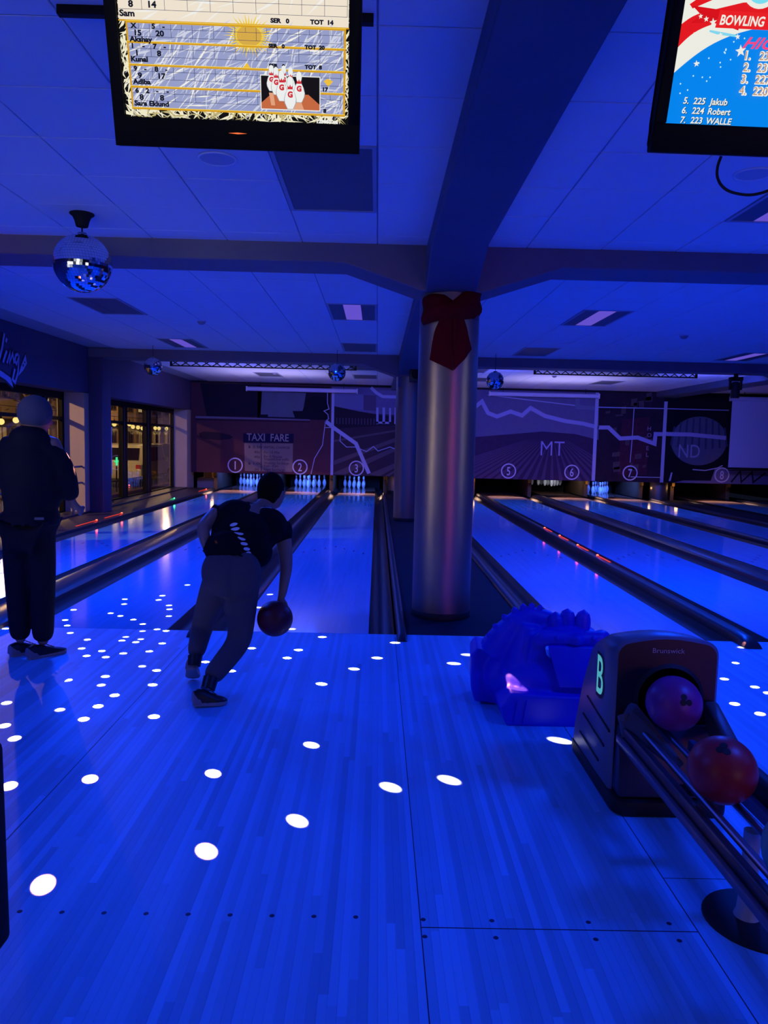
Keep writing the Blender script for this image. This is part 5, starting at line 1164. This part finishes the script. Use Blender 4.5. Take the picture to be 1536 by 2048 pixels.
# ---- the standing watcher
P = {k: Vector(v) for k, v in DATA['stand'].items()}
wp = thing('person', 'person standing at left seen from behind, dark padded jacket, grey knitted beanie, dark jeans', 'person', (-1.2, -.78, 0))
D_ = Vector((.70, .70, 0)); fy = lambda v, dy: Vector(v)+D_*dy
P['elbR'] = fy(P['elbR'], .03); P['handR'] = fy(P['handR'], .14); P['handL'] = fy(P['handL'], .16); P['elbL'] = fy(P['elbL'], .02)
hm, hax = head_mb(P['head']-Vector((0, 0, .01)), .10, (.55, .83, -.08))
JW = {'pelvis': (P['pelvis'], (.13, .10)), 'waist': (P['waist'], (.13, .10)), 'chest': (P['chest'], (.16, .11)), 'neck': (P['neck'], .058), 'head': (P['head']-Vector((0, 0, .04)), .062),
      'shL': (P['shL'], .06), 'elbL': (P['elbL'], .042), 'handL': (P['handL'], .028), 'shR': (P['shR'], .06), 'elbR': (P['elbR'], .042), 'handR': (P['handR'], .028),
      'hipL': (P['hipL'], .085), 'kneeL': (P['kneeL'], .056), 'ankL': (P['ankL'], .038), 'hipR': (P['hipR'], .085), 'kneeR': (P['kneeR'], .056), 'ankR': (P['ankR'], .038)}
EW = [('pelvis', 'waist'), ('waist', 'chest'), ('chest', 'neck'), ('neck', 'head'), ('chest', 'shL'), ('shL', 'elbL'), ('elbL', 'handL'), ('chest', 'shR'), ('shR', 'elbR'), ('elbR', 'handR'), ('pelvis', 'hipL'), ('hipL', 'kneeL'), ('kneeL', 'ankL'), ('pelvis', 'hipR'), ('hipR', 'kneeR'), ('kneeR', 'ankR')]
J, E = hand_joints(P['handR'], (.35, .6, -.5), (-.8, .5, .1), .17, .5, 'r', 1); JW.update(J); EW += E+[('handR', 'rp')]
J, E = hand_joints(P['handL'], (.6, .3, -.5), (.8, -.3, .1), .17, .5, 'l', -1); JW.update(J); EW += E+[('handL', 'lp')]
place(skinned(JW, EW, .0075, hm, 2, 'pelvis'), 'body', m_skin, wp)
s_, f_, u_ = hax
bn_ = skinned({'a': (P['head']+Vector((0, 0, .03)), .05), 'b': (P['head']+Vector((0, 0, .06)), .05)}, [('a', 'b')], .008, [MB().sphere(P['head']+Vector((0, 0, .022))-f_*.008, .116, 28, 18, (.90, .98, 1.0), Matrix((s_, f_, u_)).transposed())], 1)
place(bn_, 'beanie', m_beanie, wp)
jw = {'hem': (mid(P['waist'], P['pelvis'], .70), (.185, .165)), 'waist': (P['waist'], (.190, .165)), 'chest': (P['chest'], (.205, .165)), 'nk': (mid(P['chest'], P['neck'], .75), (.115, .105)), 'col': (P['neck']+Vector((.0, .0, .01)), (.086, .084)),
      'shL': (P['shL']-Vector((0, 0, .025)), .100), 'elbL': (P['elbL'], .082), 'cufL': (mid(P['elbL'], P['handL'], .85), .060), 'shR': (P['shR']-Vector((0, 0, .025)), .100), 'elbR': (P['elbR'], .082), 'cufR': (mid(P['elbR'], P['handR'], .85), .060)}
place(skinned(jw, [('hem', 'waist'), ('waist', 'chest'), ('chest', 'nk'), ('nk', 'col'), ('chest', 'shL'), ('shL', 'elbL'), ('elbL', 'cufL'), ('chest', 'shR'), ('shR', 'elbR'), ('elbR', 'cufR')], .012,
              [MB().sphere(P['chest']-D_*.03+Vector((0, 0, -.12)), .20, 24, 16, (.98, .8, 1.25)), MB().sphere(P['waist'], .195, 24, 16, (.95, .85, 1.0)), MB().sphere(P['neck']-D_*.055+Vector((0, 0, -.02)), .125, 20, 12, (1.05, .85, .75)), MB().lathe([(.16, .0), (.185, .005), (.19, .05), (.185, .09), (.15, .1)], tuple(mid(P['waist'], P['pelvis'], .66)-Vector((0, 0, .06))), 24)], 2, 'waist'), 'jacket', m_jacket, wp)
jn = {'pelvis': (P['pelvis'], (.155, .13)), 'hipL': (P['hipL'], .108), 'kneeL': (P['kneeL'], .083), 'cufL': (P['ankL']+Vector((0, 0, .02)), .072), 'hipR': (P['hipR'], .108), 'kneeR': (P['kneeR'], .086), 'cufR': (P['ankR']+Vector((0, 0, .02)), .074)}
place(skinned(jn, [('pelvis', 'hipL'), ('hipL', 'kneeL'), ('kneeL', 'cufL'), ('pelvis', 'hipR'), ('hipR', 'kneeR'), ('kneeR', 'cufR')], .012, None, 2, 'pelvis'), 'jeans', m_jeans, wp)
shoe(wp, (-1.372, -.815, .0), (-1.205, -.62, .0)); shoe(wp, (-1.225, -.875, .0), (-1.055, -.665, .0))
MB().obox((-1.105, -.952, .965), (1, .25, 0), (-.25, 1, 0), (0, 0, 1), .055, .006, .016).build('jacket_tag', mat('tag_grey', (.16, .16, .2), .5), wp)

# ================================================================== BLACK CONSOLE AT THE LEFT EDGE
cs = thing('console', 'black edge of a tall console jutting in at lower left', 'console', (.2, -4.6, 0))
MB().add([(.10, -4.62, .55), (.408, -4.62, .55), (.402, -4.62, .95), (.10, -4.62, .95), (.10, -4.55, .55), (.408, -4.55, .55), (.402, -4.55, .95), (.10, -4.55, .95)], [(0, 1, 2, 3), (7, 6, 5, 4), (0, 4, 5, 1), (1, 5, 6, 2), (2, 6, 7, 3), (3, 7, 4, 0)]).build('monitor_back', m_blackm, cs, bevel=.018, segs=4)
MB().tube((.16, -4.58, .02), (.16, -4.58, .70), .03, n=14).build('pole', m_frame, cs, smooth=True); MB().lathe([(0, .02), (.18, .02), (.19, .0)], (.16, -4.58, 0), 28).build('foot_plate', m_frame, cs, smooth=True)
# ================================================================== THE STREET OUTSIDE
GZ = -.65
st = MB().box(-60, XL-.45, -12, 90, GZ-.2, GZ).build('street', mat('asphalt', (.05, .045, .04), .7, var=.3, vscale=2), kind='structure')
MB().box(-7.2, XL-.45, -12, 90, GZ, GZ+.14).build('pavement', mat('paving', (.22, .15, .10), .8, var=.3, vscale=1.5), kind='structure')
lw = MB().box(-5.75, -5.5, 2, 40, GZ+.14, .02).build('garden_wall', mat('wall_brick', (.20, .10, .06), .8, var=.4, vscale=5), bevel=.01); lw['label'] = 'low brown wall outside running along the windows'; lw['category'] = 'wall'
rl = thing('street_railing', 'thin pale railing standing on the low wall outside the windows', 'railing', (-5.62, 20, .02))
MB().tube((-5.62, 6, .34), (-5.62, 38, .34), .018, n=6).build('handrail', m_guard, rl)
bb = MB()
for k in range(150): bb.box(-5.626, -5.614, 6+k*.2, 6.012+k*.2, .02, .34)
bb.build('baluster', m_guard, rl, kind='stuff')
fa = thing('apartment_building', 'warm-lit building facade across the street seen through the left windows', 'building', (-15.5, 35, GZ))
m_fac = mat('facade', (.42, .29, .18), .85, var=.25, vscale=.6); m_fac2 = mat('facade_dark', (.10, .065, .04), .85)
MB().box(-17, -15, -10, 80, GZ, 14).build('wall', m_fac, fa)
for k in range(26):
    y = -6+k*3.2; MB().box(-15.0, -14.85, y, y+.5, GZ, 14).build('pilaster', m_fac, fa)
MB().box(-15.0, -14.6, -10, 80, 2.1, 2.4).build('cornice', m_fac, fa); MB().box(-15.0, -14.7, -10, 80, 5.6, 5.8).build('cornice', m_fac, fa)
rg = random.Random(9); lit = emat('lit_window', (1, .74, .34), 1.0); litd = emat('lit_window_dim', (.9, .5, .18), .35); dk = mat('dark_window', (.01, .01, .012), .1)
for k in range(26):
    y0 = -6+k*3.2+.75
    for z0, h in ((3.0, 1.9), (-.2, 2.0), (6.4, 2.0)):
        for j in range(2):
            y = y0+j*1.15; m_ = lit if (z0 > 2 and k in (11, 12, 16)) else rg.choice([dk, dk, litd])
            wf = MB(); wf.box(-15.02, -14.93, y, y+.95, z0, z0+.07).box(-15.02, -14.93, y, y+.95, z0+h-.07, z0+h).box(-15.02, -14.93, y, y+.07, z0, z0+h).box(-15.02, -14.93, y+.88, y+.95, z0, z0+h).box(-15.02, -14.95, y+.45, y+.50, z0, z0+h)
            w_ = wf.build('window', m_fac2, fa); MB().box(-15.02, -14.98, y+.07, y+.88, z0+.07, z0+h-.07).build('pane', m_, w_)
# far end of the street
fb = thing('far_building', 'dim brown building closing the far end of the street', 'building', (-10, 62, GZ))
MB().box(-14.4, 2, 60, 64, GZ, 12).build('wall', m_fac2, fb)
for k in range(7):
    for z0 in (1.5, 4.5, 7.5): MB().box(-13.8+k*2.2, -12.8+k*2.2, 59.95, 60.02, z0, z0+1.5).build('window', litd if (k+int(z0)) % 3 else lit, fb)
# festoon lamps
m_globe = emat('festoon_globe', (1, .74, .22), 1.8)
FL = [(23.0, 1.93), (23.75, 1.92), (25.55, 1.96), (26.0, 1.86), (26.68, 1.85), (27.3, 1.82), (29.2, 1.86), (29.8, 1.86), (31.07, 1.87), (14.85, 1.80), (15.7, 1.86), (15.98, 1.92)]
lab = ['first', 'second', 'third', 'fourth', 'fifth', 'sixth', 'seventh', 'eighth', 'ninth']
g0 = None
for i, (y, z) in enumerate(FL):
    lb = ('glowing yellow globe lamp outside the far window, %s from the pillar' % lab[i]) if i < 9 else 'glowing globe lamp outside the near window, %s beside the head of the watcher' % ('leftmost', 'middle', 'rightmost')[i-9]
    t = thing('globe_lamp', lb, 'lamp', (-9, y, z), 'festoon globe lamps in the street')
    MB().sphere((-9, y, z), .085, 12, 8).build('globe', m_globe, t, smooth=True); MB().tube((-9, y, z+.08), (-9, y, z+.17), .025, n=8).build('socket', m_frame, t); MB().tube((-9, y, z+.16), (-9, y, 2.2), .006, n=5).build('drop_cord', m_frame, t)
    point('globe_light', (-9, y, z-.2), 3, (1, .66, .25), .1)
wr = thing('festoon_wire', 'black wire holding the yellow globe lamps over the street', 'wire', (-9, 22, 2.22))
MB().path([(-9, 10, 2.26), (-9, 22, 2.215), (-9, 34, 2.26)], .010, 6).build('cable', m_frame, wr)
for y in (10, 34): MB().box(-9.03, -8.97, y-.03, y+.03, 2.23, 2.29).build('clamp', m_frame, wr)
# parked cars
def car(x, y, m, label, L=4.7, Wd=1.85, Ht=1.72, cab=None):
    t = thing('car', label, 'car', (x, y, GZ)); gm = mat('car_glass', (.01, .008, .01), .08)
    z = GZ
    side = [(-L/2, z+.35), (-L/2+.05, z+.95), (-L/2+.25, z+1.02), (-L/2+.5, z+Ht-.06), (-L/2+.9, z+Ht), (.55, z+Ht-.02), (1.15, z+1.08), (L/2-.25, z+.98), (L/2, z+.75), (L/2, z+.35)]
    b = MB(); b.prism(side, lambda a, c, d: (x-Wd/2+d, y+a, c), Wd); b.build('body', m, t, bevel=.06, segs=3)
    g = MB()
    for sx in (x-Wd/2-.008, x+Wd/2-.004):
        g.prism([(-L/2+.52, z+1.06), (-L/2+.72, z+Ht-.16), (-.55, z+Ht-.14), (-.55, z+1.06)], lambda a, c, d: (sx+d, y+a, c), .012); g.prism([(-.48, z+1.06), (-.48, z+Ht-.14), (.45, z+Ht-.14), (.95, z+1.1)], lambda a, c, d: (sx+d, y+a, c), .012)
    g.build('side_window', gm, t)
    r = MB(); r.obox((x, y-L/2+.35, z+1.38), (1, 0, 0), Vector((0, .35, .94)), Vector((0, -.94, .35)), Wd*.78, .52, .03); r.build('rear_window', gm, t)
    for sy in (-L/2+.85, L/2-.85):
        for sx in (x-Wd/2+.10, x+Wd/2-.10):
            w_ = MB().tube((sx-.11, y+sy, z+.34), (sx+.11, y+sy, z+.34), .34, n=20).build('wheel', m_rubber, t, bevel=.02); MB().tube((sx-.118, y+sy, z+.34), (sx+.118, y+sy, z+.34), .2, n=14).build('hub_cap', m_chrome, w_)
    for sx in (x-Wd/2+.15, x+Wd/2-.15): MB().box(sx-.09, sx+.09, y-L/2-.02, y-L/2+.05, z+.78, z+.95).build('tail_light', m_red, t)
    for sx in (-1, 1): MB().box(x+sx*(Wd/2+.08)-.09, x+sx*(Wd/2+.08)+.09, y+.85, y+.97, z+1.05, z+1.2).build('wing_mirror', m, t, bevel=.02)
    return t
car(-9.6, 28.5, mat('car_white', (.78, .74, .66), .3, coat=.5), 'white sport utility car parked outside, seen through the far window', 5.0, 1.9, 1.82)
car(-10.4, 21.5, mat('car_dark', (.02, .02, .025), .25, coat=.5), 'dark car parked left of the white car outside', 4.4, 1.8, 1.5)
gs = thing('green_neon', 'small green glowing sign outside left of the white car', 'sign', (-8.0, 21.05, .4)); MB().box(-8.03, -7.99, 20.85, 21.25, .565, .63).box(-8.03, -7.99, 21.0, 21.1, .45, .74).build('neon_cross', emat('neon_green', (.05, 1, .35), 1.5), gs); MB().tube((-8.02, 21.05, GZ), (-8.02, 21.05, .45), .025, n=8).build('post', m_frame, gs)
gb = thing('street_booth', 'pale green booth outside right of the white car', 'booth', (-10.5, 34.5, GZ)); MB().box(-11.2, -9.9, 33.4, 35.6, GZ, 1.0).build('cabin', mat('booth_green', (.22, .30, .16), .6), gb, bevel=.04); MB().box(-11.3, -9.8, 33.3, 35.7, 1.0, 1.12).build('roof', m_fac, gb)
# bare street trees
def tree(x, y, lb):
    t = thing('street_tree', lb, 'tree', (x, y, GZ)); rg = random.Random(int(y)); tk = MB(); tk.tube((x, y, GZ), (x, y, 2.4), .14, .10, 10)
    for k in range(9):
        a = rg.uniform(0, 6.28); z = rg.uniform(1.6, 2.4); l = rg.uniform(1., 2.); q = (x+math.cos(a)*l*.6, y+math.sin(a)*l*.6, z+l); tk.tube((x, y, z), q, .05, .02, 6)
        for j in range(3): tk.tube(q, (q[0]+rg.uniform(-.5, .5), q[1]+rg.uniform(-.5, .5), q[2]+rg.uniform(.1, .6)), .018, .006, 5)
    tk.build('trunk', mat('bark', (.03, .02, .015), .9), t)
    lv = MB()
    for k in range(420):
        c = Vector((x+rg.gauss(0, .7), y+rg.gauss(0, .7), 3.3+rg.gauss(0, .75))); a = rg.uniform(0, 6.28); u = Vector((math.cos(a), math.sin(a), rg.uniform(-.5, .5)))*.07; v = Vector((-math.sin(a), math.cos(a), rg.uniform(-.5, .5)))*.045
        lv.add([c-u, c+v, c+u, c-v], [(0, 1, 2, 3)])
    lv.build('foliage', mat('dry_leaf', (.05, .035, .015), .8), t, kind='stuff')
tree(-7.9, 14.2, 'dark street tree outside the near left window'); tree(-7.6, 27.5, 'dark street tree outside the far left window')
# street lamps outside (warm sodium light that also falls on the window piers)
for x, y, p_ in ((-10.5, 3.5, 2200), (-13.2, 22.0, 900), (-12.0, 40.0, 600)):
    t = thing('street_lamp', 'tall street lamp %s' % {3.5: 'outside opposite the bowling approach', 22.0: 'outside behind the parked cars', 40.0: 'far down the street'}[y], 'street lamp', (x, y, GZ))
    MB().tube((x, y, GZ), (x, y, 4.3), .07, .05, 12).build('pole', m_frame, t, smooth=True); MB().tube((x, y, 4.3), (x+.5, y, 4.42), .04, n=10).build('arm', m_frame, t)
    MB().lathe([(0, .12), (.12, .10), (.18, 0), (.17, -.02)], (x+.5, y, 4.36), 18).build('shade', m_frame, t, smooth=True); MB().sphere((x+.5, y, 4.33), .09, 12, 8).build('bulb', emat('sodium', (1, .62, .25), 8), t, smooth=True)
    point('sodium_lamp', (x+.5, y, 4.15), p_, (1, .60, .24), .12)

# ================================================================== WALL SIGN AT THE LEFT
sg = thing('script_sign', 'white script sign ending in ing on the dark bulkhead at far left', 'sign', (XL, 5.3, 2.5))
FS = lambda a, b, d: (XL+.012+d, 5.00+a, 2.52+b)
ed = MB(); tp = MB()
def scribe(pts, w): stroke(ed, pts, w+.05, FS, .001); stroke(tp, pts, w, FS, .006)
scribe([(.16, -.02), (.28, .20), (.36, .42)], .05)
scribe([(.30, .00), (.42, .18)], .05); scribe([(.40, .30), (.43, .36)], .05)
scribe([(.42, .0), (.52, .17), (.50, .02), (.60, .16), (.64, .02)], .045)
scribe([(.78, .17), (.70, .15), (.66, .06), (.72, .02), (.80, .14), (.76, -.10), (.66, -.26), (.58, -.22), (.66, -.06)], .045)
for mb, k, d in ((ed, .03, .001), (tp, 0., .006)): poly2(mb, [(.76-k, -.16-k), (.86, .00-k), (1.02+k, .20+k), (1.06+k, .06), (.94, -.05-k)], FS, d)
for mb, k, d in ((ed, .03, .0012), (tp, 0., .0062)): poly2(mb, [(.10, -.10+k), (.30, -.14+k), (.52, -.20+k), (.60, -.34-k), (.50, -.30-k), (.36, -.24-k), (.10, -.18-k)], FS, d)
ed.build('sign_edge', mat('sign_dark', (.006, .006, .03), .5), sg); tp.build('sign_face', mat('sign_face', (.45, .48, .8), .5), sg)
st_ = MB(); star2(st_, (.93, .02), .035, FS, .0075); star2(st_, (.985, .07), .03, FS, .0075); st_.build('sign_star', mat('sign_dark', (.006, .006, .03), .5), sg)
